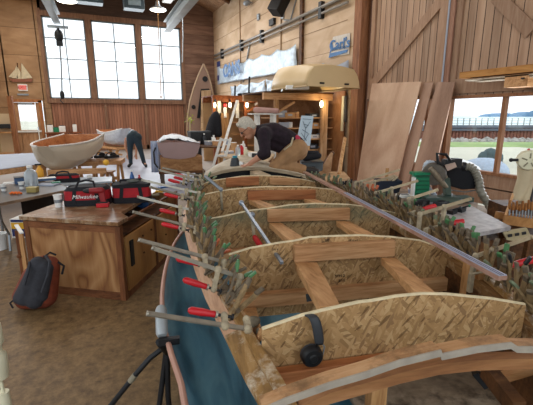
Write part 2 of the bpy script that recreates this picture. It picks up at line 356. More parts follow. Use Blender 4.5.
for i, (a, b) in enumerate(wins):
    B = MB(); w = .05
    for x in (a+w/2, b-w/2): B.box((x, BY+.04, (wz0+wz1)/2), (w, .06, wz1-wz0))
    for z in (wz0+w/2, wz1-w/2): B.box(((a+b)/2, BY+.04, z), (b-a, .06, w))
    B.box(((a+b)/2, BY+.04, (wz0+wz1)/2), (.04, .05, wz1-wz0))
    for k in (1, 2, 3): B.box(((a+b)/2, BY+.04, wz0+(wz1-wz0)*k/4), (b-a, .05, .035))
    f = struct('window_%d' % (i+1), B, SASH)
    B = MB(); B.box(((a+b)/2, BY+.05, (wz0+wz1)/2), (b-a, .008, wz1-wz0)); mk('pane', B, GLASS, f)
# door with a glazed upper half
dx0, dx1 = -2.72, -1.56
B = MB()
for x in (dx0+.06, dx1-.06): B.box((x, BY-.02, 1.1), (.12, .16, 2.2))
B.box(((dx0+dx1)/2, BY-.02, 2.18), (dx1-dx0, .16, .12)); struct('trim_2', B, wood('orange_door_casing', '8a5430', 'ab6f42', 'c28653', (10, 10, 1)))
B = MB(); gx0, gx1, gz0, gz1 = dx0+.28, dx1-.24, .98, 2.02
dl, dr = dx0+.13, dx1-.13
for c, s in (((dl+gx0)/2, gx0-dl), ((gx1+dr)/2, dr-gx1)): B.box((c, BY, 1.06), (s, .05, 2.1))
B.box(((dl+dr)/2, BY, gz0/2), (gx1-gx0, .05, gz0)); B.box(((dl+dr)/2, BY, (gz1+2.11)/2), (gx1-gx0, .05, 2.11-gz1))
dd = struct('door_1', B, wood('tan_door', 'a1744f', 'bd9069', 'cfa57e', (6, 6, 1)))
B = MB(); B.box(((gx0+gx1)/2, BY+.01, (gz0+gz1)/2), (gx1-gx0, .008, gz1-gz0)); mk('pane', B, GLASS, dd)
B = MB(); B.box((-2.15, BY-.05, .92), (.95, .06, .08)); mk('door_rail', B, WHITE, dd)
B = MB(); B.box((-2.15, BY-.06, 2.07), (.5, .06, .06)); mk('door_closer', B, GREY, dd)
B = MB(); B.box((-1.8, BY-.06, 1.02), (.05, .06, .16)); mk('door_handle', B, CHROME, dd)
# left wall, only a slice of it shows: its unseen openings are added to let daylight in
B = MB(); B.box((-3.25, 17.8, 4), (.14, 3.6, 8)); B.box((-4.2, 9, 6.5), (.14, 14, 5)); B.box((-4.2, 9, .4), (.14, 14, .8))
for y in (2, 6, 10, 14): B.box((-4.2, y, 3), (.16, .5, 6))
struct('wall_left', B, plain('yellowish_wall', 'c9ac7c', .7, 0, .08, 2))
# right wall
yW = at_x(360, 60, WX).y
PW = boards('pale_plywood_wall', 'aa8f72', 'b99f82', 'c6af95', 2, 1.22, .35, '8b6d50', .012, (1, .7, 1.6), .6)
B = MB(); B.box((WX+T/2, (yW+BY)/2, 3.25), (T, BY-yW, 6.5)); struct('wall_right', B, PW)
B = MB()
for y in (12.1, 15.8): B.box((WX-.01, y, 3.25), (.05, .03, 6.5))
for z in (1.22, 2.44+.2, 3.9, 5.1): B.box((WX-.004, 14, z), (.012, 11, .012))
struct('trim_3', B, plain('panel_seam', '8d7152', .7))
POSTW = wood('orange_post', '6e4329', '8a5a3a', 'a06f4b', (10, 10, 1))
yA, yB = at_x(359.5, 60, WX).y, at_x(366.5, 60, WX).y
B = MB(); B.box((WX-.06, (yA+yB)/2, 3.4), (.3, abs(yA-yB), 6.8)); struct('trim_4', B, POSTW)
yC = at_x(371, 60, WX).y; yD = at_x(446, 60, WX).y; yE = at_x(453.5, 60, WX).y
B = MB(); B.box((WX+.06, (yB+yC)/2+.04, 3.4), (.12, abs(yB-yC)-.1, 6.8)); struct('trim_5', B, wood('dark_jamb', '4b2f1d', '63402a', '7a5238', (10, 10, 1)))
DB = boards('barn_door_boards', 'a2826a', 'ae8f77', 'ba9c84', 1, .16, 0, '3d281c', .09, (10, 10, .7), .6)
DR = wood('barn_door_rails', '93735c', 'a5846c', 'b3947c', (10, 10, 1))
def barn_door(n, y0, y1, openings, diag, zt=7.0, zb=.1):
    B = MB(); x = WX+.02
    if openings:
        (a, b, z0, z1) = openings
        B.box((x, (y0+y1)/2, (z1+zt)/2), (.05, y0-y1, zt-z1)); B.box((x, (y0+y1)/2, (zb+z0)/2), (.05, y0-y1, z0-zb)); B.box((x, (y0+a)/2, (z0+z1)/2), (.05, y0-a, z1-z0)) if y0-a > .01 else None
    else: B.box((x, (y0+y1)/2, (zb+zt)/2), (.05, y0-y1, zt-zb))
    d = struct('door_%d' % n, B, DB)
    B = MB(); xr = x-.045
    B.box((xr, y0-.1, (zb+zt)/2), (.045, .2, zt-zb)) if not openings else (B.box((xr, y0-.06, (zb+.5)/2), (.045, .12, .5-zb)), B.box((xr, y0-.06, (2.1+zt)/2), (.045, .12, zt-2.1))); B.box((xr, y1+.1, (zb+zt)/2), (.045, .2, zt-zb))
    B.box((xr, (y0+y1)/2, 2.1), (.046, y0-y1, .26)); B.box((xr, (y0+y1)/2, zb+.15), (.046, y0-y1, .3))
    B.beam((xr, diag[0], diag[1]), (xr, diag[2], diag[3]), .2, .046, up=(1, 0, 0))
    if openings: B.box((xr, (y0+y1)/2, .5), (.046, y0-y1, .24)); 
    mk('rail_frame', B, DR, d)
    return d
pA, pB = at_x(373, 85, WX), at_x(445, -2, WX)
barn_door(2, yC, yD, (yC-.02, yD+.3, .64, 1.91), (pA.y, pA.z, pB.y, pB.z))
yF = 1.6
pA, pB = at_x(497, -4, WX), at_x(533, 32, WX)
barn_door(3, yE, yF, (yE-.03, yF, .64, 1.91), (pA.y, pA.z, pB.y, pB.z))
B = MB(); B.box((WX-.03, (yD+yE)/2, 3.5), (.1, yD-yE-.02, 7)); struct('trim_6', B, wood('pink_door_stile', '8d6450', 'a77d68', 'b98f7a', (10, 10, 1)))
B = MB(); p = at_x(447, 30, WX-.09); B.box((WX-.09, p.y, 4.1), (.01, .035, 4.2)); struct('trim_7', B, PAPER)
# window in the door: casings and mullions
CAS = wood('orange_casing', '7c5338', '97694a', 'ab7d5b', (10, 10, 1))
B = MB(); ya = yE-.03; zz0, zz1 = .64, 1.91
B.box((WX-.01, ya-.02, (zz0+zz1)/2), (.12, .06, zz1-zz0))
for py in (4.17, 3.3, 2.4): B.box((WX, py, (zz0+zz1)/2), (.08, .06, zz1-zz0))
for z in (zz0, zz1): B.box((WX-.01, (ya+yF)/2, z), (.12, ya-yF, .05))
w4 = struct('window_4', B, CAS)
B = MB(); B.box((WX+.03, (ya+yF)/2, (zz0+zz1)/2), (.008, ya-yF, zz1-zz0)); mk('pane', B, GLASS, w4)
B = MB(); B.box((WX, yC-.05, (zz0+zz1)/2), (.1, .06, zz1-zz0)); B.box((WX, yD+.3, (zz0+zz1)/2), (.1, .06, zz1-zz0)); w5 = struct('window_5', B, CAS)
B = MB(); B.box((WX+.03, (yC+yD)/2+.12, (zz0+zz1)/2), (.008, yC-yD-.3, zz1-zz0)); mk('pane', B, GLASS, w5)
B = MB(); B.box((WX+.1, -1.7, 3.5), (.14, 6.6, 7)); struct('wall_right_front', B, DR)
# roof
sl = math.tan(math.radians(24)); RX = 1.2; ze = 6.32; zr = ze+(6.4-RX)*sl
CE = boards('ceiling_boards', '8d6c50', 'a07d60', 'b08e70', 1, .14, 0, '3b281b', .12, (.8, 8, 8), .65)
B = MB(); B.prism([(6.4, -4, ze), (RX, -4, zr), (-4.4, -4, zr-(RX+4.4)*sl), (-4.4, -4, zr-(RX+4.4)*sl+.15), (RX, -4, zr+.15), (6.4, -4, ze+.15)], (0, 24, 0)); struct('ceiling', B, CE)
B = MB()
for y in (16.8,): B.beam((6.1, y, ze-.02), (RX, y, zr-.14), .12, .24); B.beam((RX, y, zr-.14), (-4.2, y, zr-.14-(RX+4.2)*sl), .12, .24)
struct('trim_8', B, DARKW)

# crane rails, hoist, lamps
def ibeam(B, p0, p1, w, h):
    p0, p1 = V(p0), V(p1); u = V((0, 0, h/2))
    B.beam(p0+u, p1+u, w, .02); B.beam(p0-u, p1-u, w, .02); B.beam(p0, p1, .02, h)
STEELP = plain('pale_painted_steel', '9aa3a8', .4, .3, .12, 3)
e = at_y(57, 19, 12.5); s = at_z(42, -12, e.z)
B = MB(); ibeam(B, e, e+(s-e)*1.6, .17, .24); B.box(e-V((0, 0, .2)), (.5, .12, .06)); one('hoist_rail', 'pale steel hoist rail over the left window with a chain hoist at its end', 'beam', B, STEELP)
B = MB(); c = e-V((0, 0, .42)); B.ball(c, (.11, .11, .17)); B.box(c-V((0, 0, .2)), (.16, .12, .12)); B.tube([c+V((0, 0, .15)), e-V((0, 0, .2))], .03)
h = thing('chain_hoist', 'dark chain hoist hanging from the pale rail before the left window', 'hoist', c); mk('hoist_body', B, BLACK, h)
pb = at_y(62, 93, 12.5); B = MB(); B.tube([c-V((0, 0, .2)), (c+pb)/2+V((.02, 0, 0)), pb], .022, 6); mk('chain', B, GREY, h)
B = MB(); B.ball(pb-V((0, 0, .05)), (.06, .04, .12)); B.tube([pb-V((0, 0, .1)), pb-V((.06, 0, .2)), pb-V((0, 0, .28))], .015, 6); mk('hook', B, BLACK, h)
e2 = at_y(167, 27, 13); s2 = at_z(196, -10, e2.z)
B = MB(); ibeam(B, e2, e2+(s2-e2)*1.5, .2, .28); one('hoist_rail', 'wide pale steel rail crossing above the third window, running up to the roof', 'beam', B, STEELP)
p0 = at_y(182.5, 14, 17.5); p1 = at_y(182.5, 62, 17.5); B = MB(); B.tube([p0, (p0+p1)/2+V((.03, 0, 0)), p1], .025, 6); one('hanging_cable', 'thin grey cable hanging down beside the third window by the rail end', 'cable', B, GREY)
# pendant
c = at_y(158, 10, 13); t = thing('pendant_lamp', 'white shallow pendant lamp hanging before the top of the third window', 'lamp', c)
B = MB(); B.lathe([(.26, 0), (.23, .04), (.08, .11), (.05, .25), (.03, .26)], c, n=24); mk('lamp_shade', B, GREY, t)
B = MB(); B.lathe([(.001, -.02), (.22, -.015), (.23, .01)], c, n=24); mk('lit_face', B, TUBE, t)
B = MB(); B.tube([c+V((0, 0, .25)), V((c.x, c.y, zr-abs(c.x-RX)*sl))], .012, 6); mk('cord', B, BLACK, t)
c = at_y(67, 1, 13); t = thing('round_lamp', 'glowing round lamp at the top edge above the left window', 'lamp', c)
B = MB(); B.lathe([(.28, 0), (.24, .05), (.08, .12), (.04, .28)], c, n=24); B.tube([c+V((0, 0, .25)), V((c.x, c.y, zr-.03-abs(RX-c.x)*sl))], .012, 6); mk('lamp_shade', B, GREY, t)
B = MB(); B.lathe([(.001, -.02), (.24, -.015), (.26, .01)], c, n=24); mk('lit_face', B, TUBE, t)
c0, c1 = at_y(158, 16, 12.9), at_y(161, 97, 12.9)
B = MB(); B.tube([c0, c1], .012, 5); B.tube([c0, V((c0.x, c0.y, 8.1-.1))], .012, 5); B.ball(c1, .03); one('pull_cord', 'long thin pull cord hanging below the white pendant lamp', 'cord', B, FIR)
# unit heaters
for a, b, y0, y1, lab in ((75, 103, -7, 5, 'blue grey unit heater high above the gap between left and middle windows'), (123, 144, -3, 11, 'blue grey unit heater high above the middle window, left of the pendant lamp')):
    p = at_y(a, y0, 16.5); q = at_y(b, y1, 16.5); c = (p+q)/2; w = q.x-p.x; hh = abs(p.z-q.z)
    t = thing('unit_heater', lab, 'heater', (c.x, c.y, c.z-hh/2))
    B = MB(); B.box(c, (w, .5, hh)); mk('casing', B, plain('heater_casing', '41525c', .5), t, bevel=.02)
    B = MB()
    B.box(c+V((0, -.27, .0)), (w*.62, .05, hh*.5)); mk('louvre', B, plain('heater_louvre', '8ea3ae', .4), t)
    B = MB(); [B.tube([c+V((s*w*.4, 0, hh/2)), V((c.x+s*w*.4, c.y, zr-.2-abs(RX-c.x)*sl-.1))], .015, 5) for s in (-1, 1)]; mk('hanger', B, GREY, t)
# conduits on the right wall
for dz, r, lab in ((0, .045, 'upper'), (-.16, .035, 'lower')):
    p0, p1 = at_x(213, 57, WX-.08), at_x(341, 0, WX-.08)
    B = MB(); B.tube([(p0.x, p0.y-.2, 4.43+dz), (p1.x, 8.4, 4.43+dz)], r, 8); one('conduit_pipe', 'grey conduit pipe along the plywood wall, the %s one of the pair' % lab, 'pipe', B, plain('painted_pipe', '9d9a96', .4, .3))
for k, px in enumerate((221, 241, 262, 322)):
    p = at_x(px, 0, WX-.05); B = MB(); B.box((WX-.06, p.y, 4.36), (.12, .14, .42)); one('pipe_bracket', ['black bracket clasping the conduits nearest the room corner', 'black bracket clasping the conduits, second from the room corner', 'black bracket clasping the conduits, third from the room corner', 'black bracket clasping the conduits above the upturned dinghy'][k], 'bracket', B, BLACK, 'brackets of the wall conduits')
p0, p1 = at_x(301, 0, WX-.05), at_x(302, 67, WX-.05)
B = MB(); B.box((WX-.05, (p0.y+p1.y)/2, (5.8+p1.z)/2), (.07, .16, 5.8-p1.z)); struct('trim_9', B, DARKW)
# speaker and lamps high up
c = at_x(279, 4, WX-.35); t = thing('wall_speaker', 'black tilted loudspeaker on the plywood wall above the conduits', 'speaker', c-V((0, 0, .25)))
R = Matrix.Rotation(.5, 3, 'Y') @ Matrix.Rotation(.5, 3, 'Z'); B = MB(); B.box(c, (.38, .4, .62), R); mk('cabinet', B, BLACK, t, bevel=.02)
B = MB(); B.beam(c, (WX, c.y, c.z+.1), .05, .05); mk('bracket', B, GREY, t)
p = at_x(247, 3, WX-.2); t = thing('wall_floodlight', 'small grey floodlight on the wall near the roof', 'lamp', p); B = MB(); B.ball(p, (.14, .2, .1)); B.beam(p, (WX, p.y, p.z+.05), .04, .04); mk('lamp_head', B, GREY, t)
p = at_x(258, 17, WX-.05); B = MB(); B.box((WX-.03, p.y, p.z), (.06, .18, .2)); one('junction_box', 'small grey junction box on plywood near the roof, left of the speaker', 'box', B, GREY)
p = at_x(272, 22, WX-.06); B = MB(); B.box((WX-.05, p.y, p.z), (.1, .36, .2)); one('junction_box', 'black wide junction box just above the conduits, below the speaker', 'box', B, BLACK)
p = at_x(282, 15, WX-.05); B = MB(); B.box((WX-.03, p.y, p.z), (.06, .16, .22)); one('junction_box', 'pale grey switch box beside the black loudspeaker', 'box', B, GREY)
p0 = at_x(284, 20, WX-.03); p1 = at_x(298, 2, WX-.03); B = MB(); B.tube([p0, (p0+p1)/2-V((0, 0, .25)), p1+V((0, 0, .3))], .022, 6); one('bent_pipe', 'thin grey pipe bending up from the switch box to the roof', 'pipe', B, GREY)
p0 = at_x(250, 42, WX-.04); p1 = at_x(243, 82, WX-.04); B = MB(); B.tube([p0, p1], .03, 6); one('downpipe', 'thin pipe dropping from the conduits behind the silver banner', 'pipe', B, GREY)
# banners: crinkled silver film hung from the wall
FOIL = plain('silver_film', 'b7c6d2', .4, .25, .18, 9)
def drape(name, lab, pts, sag, n, mat=FOIL, x=WX-.04, grp=None):
    """pts = top-left, top-right, bottom-right, bottom-left in the wall plane (y, z)"""
    (a, b, c, d) = pts; B = MB(); rows = []; NU = 8*n; NV = 10
    for j in range(NV+1):
        row = []
        for i in range(NU+1):
            u = i/NU; w = j/NV; ty = a[0]*(1-u)+b[0]*u; tz = a[1]*(1-u)+b[1]*u; by = d[0]*(1-u)+c[0]*u; bz_ = d[1]*(1-u)+c[1]*u
            f = abs(math.sin(u*n*PI)); z = tz*(1-w)+bz_*w - sag*f*(1-w)
            dep = .012*math.sin(u*n*PI*3+w*5*math.sin(u*5))+.02*(1-f)*math.cos(w*PI)+.012*math.sin(w*PI*3+u*23)
            row.append((x-.06-dep, ty*(1-w)+by*w, z))
        rows.append(row)
    B.grid(rows); return one(name, lab, 'banner', B, mat, grp, solid=.006)
def yz(px, py): p = at_x(px, py, WX); return (p.y, p.z)
drape('wall_banner', 'long crinkled silver banner with blue lettering high on the plywood wall', [yz(221, 67.5), yz(299, 44), yz(299, 71), yz(221, 84)], .1, 6)
drape('wall_banner', 'lower crinkled silver sheet hung below the lettered banner, left length', [yz(233, 86), yz(268, 80), yz(268, 93), yz(233, 97)], .06, 3)
drape('wall_banner', 'lower crinkled silver sheet hung between lettered banner and dinghy', [yz(269, 79), yz(300, 73.5), yz(300, 93), yz(269, 93)], .08, 3)
drape('wall_banner', 'white sheet hung on plywood between the dinghy and the blue sign', [yz(305, 66), yz(352, 60), yz(352, 90), yz(305, 90)], .1, 2, PAPER)
p = at_x(236, 71, WX-.13)
t = [o for o in bpy.data.objects if o.name == 'wall_banner'][0]
y_, z_ = yz(236, 70); BLT = plain('blue_ink', '4a74a8', .5)
Mx = frame((WX-.22, y_, z_), (0, -1, -.0), (0, 0, 1)); lettering('lettering', 'CANS', .75, BLT, Mx, t, .004, 0, 1.1, .02)
y0, z0 = yz(217.5, 62); y1, z1 = yz(221, 84)
sg = thing('paper_strip', 'narrow white and blue paper strip left of the silver banner', 'sign', (WX, (y0+y1)/2, z1))
B = MB(); B.box((WX-.02, (y0+y1)/2, (z0+z1)/2), (.01, abs(y0-y1), z0-z1)); mk('sheet', B, PAPER, sg)
B = MB(); B.box((WX-.03, (y0+y1)/2, z0-.12), (.01, abs(y0-y1), .24)); B.box((WX-.03, (y0+y1)/2, z1+.3), (.01, abs(y0-y1), .24)); mk('printed_band', B, NAVY, sg)
# pennant sign
a, b, c, d = yz(329.5, 57.5), yz(334, 37), yz(351, 33), yz(350, 54)
P2 = [(WX-.03, a[0], a[1]), (WX-.03, b[0], b[1]), (WX-.03, c[0], c[1]), (WX-.03, d[0], d[1])]
sg = thing('pennant_sign', 'white cloth sign with blue lettering on plywood above the dinghy', 'sign', (WX, (a[0]+d[0])/2, a[1]))
B = MB(); B.prism(P2, (.012, 0, 0)); mk('cloth', B, plain('white_cloth', 'c9c3bb', .7), sg)
y0, z0 = yz(330, 58); y1, z1 = yz(348, 52.5); y2, z2 = yz(349.5, 49.5); y3, z3 = yz(331, 53.5); BLI = plain('blue_print', '3c70a8', .5)
B = MB(); B.prism([(WX-.045, y0, z0), (WX-.045, y1, z1), (WX-.045, y2, z2), (WX-.045, y3, z3)], (.012, 0, 0)); y4, z4 = yz(333, 42); y5, z5 = yz(334.5, 48)
B.prism([(WX-.045, y3, z3), (WX-.045, y4, z4), (WX-.045, y5, z5)], (.012, 0, 0)); mk('blue_band', B, BLI, sg)
y_, z_ = yz(341, 44.5); s0 = V(P2[2])-V(P2[1])
lettering('lettering', "Carl's", .34, BLI, frame((WX-.05, y_, z_), V((0, s0.y, s0.z)), (0, 0, 1)), sg, .004, 0, 1.15, .006)
y_, z_ = yz(341, 48.5); lettering('small_lettering', 'BOAT WORKS', .1, BLI, frame((WX-.05, y_, z_), V((0, s0.y, s0.z)), (0, 0, 1)), sg, .004)
# schooner model and exit sign on the back wall
def by(px, py, off=.02): return at_y(px, py, BY-off)
t = thing('model_schooner', 'flat wooden model schooner with cream sails on the back wall', 'model ship', by(22, 81))
SAIL = plain('cream_sail', 'cfc3a6', .7)
for pl in ([(12, 78), (16.5, 65.5), (18, 78.5)], [(17, 79), (17.5, 67), (20.5, 72), (21, 79)], [(21.5, 79), (21.5, 63), (25, 68), (32.5, 78)], [(8.5, 77), (15.5, 69), (12, 77.5)]):
    B = MB(); B.prism([by(*q) for q in pl], (0, -.03, 0)); mk('sail', B, SAIL, t)
B = MB(); B.prism([by(*q) for q in [(9, 79), (33, 79), (31.5, 82), (13, 82)]], (0, -.06, 0)); mk('hull', B, plain('model_hull', '8c5640', .5), t)
B = MB(); [B.tube([by(x, 63), by(x+.5, 80)], .02, 5) for x in (17.3, 21.5)]; mk('mast', B, DARKW, t)
t = thing('exit_sign', 'lit red exit sign above the glazed door', 'sign', by(22.5, 91))
a, b = by(17.5, 84), by(28, 91); c = (a+b)/2; w = b.x-a.x; hgt = a.z-b.z
B = MB(); B.box(c+V((0, 0, 0)), (w, .08, hgt)); mk('housing', B, WHITE, t)
B = MB(); B.box(c+V((0, -.045, 0)), (w*.78, .02, hgt*.66)); mk('sign_face', B, plain('exit_red', 'd8807a', .5, emit='e06a60', es=.35), t)
lettering('lettering', 'EXIT', .17, REDP, frame(c+V((0, -.058, 0)), (1, 0, 0), (0, 0, 1)), t, .003)
p = by(23, 94.5, .02); B = MB(); B.box(p, (.4, .05, .07)); one('door_plate', 'small pale plate on the wall between exit sign and door', 'plate', B, GREY)
# ================================================================ OUTSIDE
SAND = plain('pale_beach', 'c9c7b4', .9, 0, .12, .3); GRASS = plain('shore_grass', '8fa76a', .9, 0, .2, .6)
B = MB(); B.box((-40.5, 20, -1.4), (131, 270, 2)); struct('ground', B, SAND)
B = MB(); B.box((50.5, 20, -3), (51, 270, 2)); struct('beach', B, SAND)
B = MB(); B.box((1122, 100, -2.5), (2100, 3000, .4)); struct('sea', B, plain('sea_water', 'b3cfd6', .3, 0, .05, .02))
def out(px, py, d): return at_d(px, py, d)
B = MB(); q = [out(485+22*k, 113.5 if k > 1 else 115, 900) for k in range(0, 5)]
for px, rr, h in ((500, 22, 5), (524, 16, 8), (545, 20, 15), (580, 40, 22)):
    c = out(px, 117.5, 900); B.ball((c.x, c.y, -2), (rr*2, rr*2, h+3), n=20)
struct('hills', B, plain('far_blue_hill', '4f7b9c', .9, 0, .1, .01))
B = MB()
for px in range(430, 560, 12): c = out(px, 141, 27); B.ball((c.x, c.y, -.5), (2.6, 2.6, .22))
tag(mk('shore_grass', B, GRASS), 'strip of green grass on the bank before the pier', 'grass', kind='stuff')
B = MB(); D = 60; a = out(415, 125, D); b = out(620, 125, D); a.z = b.z = -.1
pier = thing('pier', 'long timber pier with railings and piles beyond the window', 'pier', ((a.x+b.x)/2, (a.y+b.y)/2, -3))
B.beam(a, b, 2.0, .35); B.beam(a-V((0, 0, .45)), b-V((0, 0, .45)), 1.6, .35); mk('deck', B, plain('pier_deck', '5d6774', .8), pier)
B = MB(); n = 34
for z in (.35, .75, 1.15): B.beam(V((a.x, a.y, z)), V((b.x, b.y, z)), .06, .06)
for k in range(n): p = a.lerp(b, k/n); B.box((p.x, p.y, .55), (.12, .12, 1.25))
mk('railing', B, plain('pale_railing', 'a9b0a8', .8), pier)
B = MB()
for k in range(60): p = a.lerp(b, (k+.5)/60); B.tube([(p.x, p.y, -3), (p.x, p.y, -.3)], .26, 6)
o = mk('piles', B, plain('rusty_pile', '8a5a4c', .8), pier); 
B = MB(); rk = random.Random(9)
for k in range(260):
    c = out(rk.uniform(415, 600), 138, rk.uniform(48, 55)); q = rk.uniform(.25, .6); B.ball((c.x, c.y, -1.85), (q, q*.8, q*.9), n=6, m=4)
tag(mk('shore_rocks', B, plain('pale_riprap', '9b9890', .9, 0, .35, 1.5)), 'pale rock bank at the foot of the pier piles', 'rocks', kind='stuff')
for k, (px, py, r) in enumerate(((485, 147, .42), (491.5, 145, .6), (499, 147, .4))):
    c = out(px, py, 17); B = MB(); B.ball((c.x, c.y, -.28), (r*.6, r*.6, r*.8), n=9, m=6); one('boulder', ['dark boulder outside the window, left one of three', 'tallest dark boulder outside the window, between two lower ones', 'dark boulder outside the window, right one of three'][k], 'rock', B, plain('dark_rock', '4c5f63', .9, 0, .3, 3))
for px, lab, m in ((452, 'white tarpaulin-covered boat parked outside the window, left one', WHITE), (484, 'blue grey covered boat parked outside below the window mullion', plain('blue_tarp', 'a6b6c8', .6))):
    c = out(px, 165, 10 if px == 452 else 12.5); B = MB(); B.ball((c.x, c.y, .0 if px == 452 else -.25), (.9, .7, .5), n=18, m=10); one('covered_boat', lab, 'boat', B, m)
# ================================================================ THE BOAT
def cubic(tab, x):
    """smooth interpolation of a table of (x, value)"""
    tab = sorted(tab)
    if x <= tab[0][0]: return tab[0][1]
    for i in range(len(tab)-1):
        (x0, y0), (x1, y1) = tab[i], tab[i+1]
        if x <= x1:
            m0 = (y1-tab[i-1][1])/(x1-tab[i-1][0]) if i else (y1-y0)/(x1-x0)
            m1 = (tab[i+2][1]-y0)/(tab[i+2][0]-x0) if i+2 < len(tab) else (y1-y0)/(x1-x0)
            t = (x-x0)/(x1-x0); h = x1-x0
            return (2*t**3-3*t*t+1)*y0+(t**3-2*t*t+t)*h*m0+(-2*t**3+3*t*t)*y1+(t**3-t*t)*h*m1
    return tab[-1][1]
UB, VB = 2.4, .78
ORG = bw(VB, UB, 0)
def bp(v, u, z): return bw(v, u, z)
def pix(px, py, u): q = at_u(px, py, u); return q
# ---- blue hull shell
hull = thing('boat_hull', 'open blue primed boat hull with a pinkish wooden rim under the clamped frame', 'boat', ORG, -BOAT)
LR = [(.55, .02), (.9, -.03), (1.2, -.05), (1.37, -.08), (1.59, -.13), (1.86, -.17), (2.23, -.19), (2.75, -.175), (3.2, -.11), (3.6, 0.0), (4.2, .2), (4.9, .5), (5.3, .74)]
RR = [(.55, 1.4), (1.2, 1.56), (2.2, 1.68), (3.0, 1.66), (4.0, 1.42), (4.9, 1.0), (5.3, .8)]
us = [.55+.19*i for i in range(26)]
rows = []
for u in us:
    l, r = cubic(LR, u), cubic(RR, u); zr_ = .6; zb = .24+.02*max(0, u-4)**2*4; w = r-l; row = []
    for a, z in ((0, zr_), (.035, .5), (.09, .4), (.19, .31), (.32, .26), (.5, .24), (.68, .26), (.81, .31), (.91, .4), (.965, .5), (1, zr_)): row.append(bp(l+w*a, u, min(z, zr_) if u < 4 else z+(zr_-z)*min(1, (u-4)/1.6)**2))
    rows.append(row)
B = MB(); B.grid(rows); mk('hull_shell', B, HULLBLUE, hull, solid=.012)
B = MB(); B.tube([r[0]+V((0, 0, .005)) for r in rows], .0125, 8); mk('gunwale_rim', B, RIMW, hull)
B = MB(); B.tube([r[-1]+V((0, 0, .005)) for r in rows], .017, 8); mk('gunwale_rim', B, RIMW, hull)
B = MB(); B.prism(rows[0]+[], bp(0, -.02, 0)); mk('transom', B, HULLBLUE, hull)
# ---- the frame
US = {0: .83, 1: 1.14, 2: 1.84, 3: 2.59, 4: 3.31, 5: 3.85, 6: 4.35}
fr = thing('boat_building_jig', 'cambered flake board moulds and fir braces set up inside the blue hull', 'boat frame', ORG, -BOAT)
TOP = {1: [(262.5, 330.5), (302, 317), (326, 311), (360, 303.5), (373, 302), (397, 297.6), (422.5, 295), (448, 295.5), (493, 300), (526, 305.5)],
       2: [(229, 255.5), (250, 249), (280, 243.5), (295, 241.5), (310, 238), (330, 237), (360, 236), (390, 237.5), (420, 241), (445, 250), (467, 263)],
       3: [(205, 220), (223, 217), (250, 211), (268, 209), (289, 205.5), (316, 204), (350, 205), (369, 207.5), (402, 215), (412, 221)],
       4: [(197.5, 197), (208, 194), (229, 190), (250, 188), (268, 187), (292, 187), (310, 187.5), (334, 190), (350, 194)],
       5: [(199, 186), (212, 181), (242, 176.5), (257, 176), (280, 176.5), (305, 180), (322, 184)]}
BOT = {1: .745, 2: .55, 3: .6, 4: .6, 5: .65}
M2 = {}
for k, pts in TOP.items():
    u = US[k]; q = [at_u(x, y, u) for x, y in pts]; M2[k] = q
    dense = []
    for i in range(len(q)-1):
        for j in range(4): dense.append(q[i].lerp(q[i+1], j/4))
    dense.append(q[-1])
    vl, vr = q[0].x, q[-1].x; zb = BOT[k]
    bot = [V((vr, u, zb)), V((vl+(.0 if k != 1 else .0), u, zb))]
    B = MB(); B.prism([bp(*p) for p in dense+bot], bw(0, .018, 0)); 
    mo = mk('mould_panel', B, OSBG if k == 3 else OSB, fr, label={1: 'nearest flake board mould', 3: 'green-stained flake board mould'}.get(k))
    # plain cut edge along the top
    B = MB(); B.tube([bp(p.x, p.y+.009, p.z) for p in dense], .0075, 6); mk('cut_edge', B, plain('cut_edge', 'd9c8a2', .7, 0, .15, 30), mo)
def ubeam(px0, px1, u, hgt, dep, name, mat, lab=None, un=None):
    """timber across the boat whose top edge runs between two pixels at plane u; dep deep towards the camera"""
    a = at_u(px0[0], px0[1], u-dep); b = at_u(px1[0], px1[1], u-dep)
    B = MB(); B.prism([bp(*a), bp(*b), bp(b.x, b.y, b.z-hgt), bp(a.x, a.y, a.z-hgt)], bw(0, dep, 0)); return mk(name, B, mat, fr, lab, bevel=.003)
ubeam((295, 246.5), (396, 241), 1.84, .088, .038, 'lap_board', FIRX)
ubeam((268, 210), (350.5, 208.5), 2.59, .088, .038, 'lap_board', FIRX)
ubeam((248, 191), (316, 190), 3.31, .088, .038, 'lap_board', FIRR)
ubeam((226, 178.5), (259, 176.5), 3.85, .088, .038, 'lap_board', FIRR)
ubeam((270, 178), (300, 179), 3.85, .07, .038, 'lap_board', FIRX)
ubeam((230, 297), (316, 290), 1.8, .075, .04, 'lower_crossbar', FIRX); ubeam((317, 290), (470, 277), 1.84, .075, .04, 'lower_crossbar', FIRX)
ubeam((214, 252), (262, 247), 2.55, .075, .04, 'lower_crossbar', FIRX)
ubeam((272, 375), (420, 354), 1.135, .07, .038, 'lower_crossbar', FIRR)
def brace(a, b, u0, u1, wpx, name='brace', mat=FIR, th=.038, lab=None):
    """board running fore and aft: a, b = (left px, right px, y) of its far and near end"""
    fl, frr = at_u(a[0], a[2], u0), at_u(a[1], a[2], u0); nl, nr = at_u(b[0], b[2], u1), at_u(b[1], b[2], u1)
    B = MB(); B.prism([bp(*fl), bp(*frr), bp(*nr), bp(*nl)], (0, 0, -th)); return mk(name, B, mat, fr, lab, bevel=.003)
brace((295, 317, 262), (320, 341, 306), 1.80, 1.16, 0)
brace((381, 396, 257.5), (418, 437, 293.5), 1.80, 1.16, 0)
brace((269, 281, 222.5), (293, 313, 243.5), 2.55, 1.86, 0); brace((336, 349, 221), (366, 386, 240), 2.55, 1.86, 0)
brace((249, 260, 200), (266, 279, 207), 3.27, 2.61, 0); brace((304, 315, 199), (322, 334, 205), 3.27, 2.61, 0)
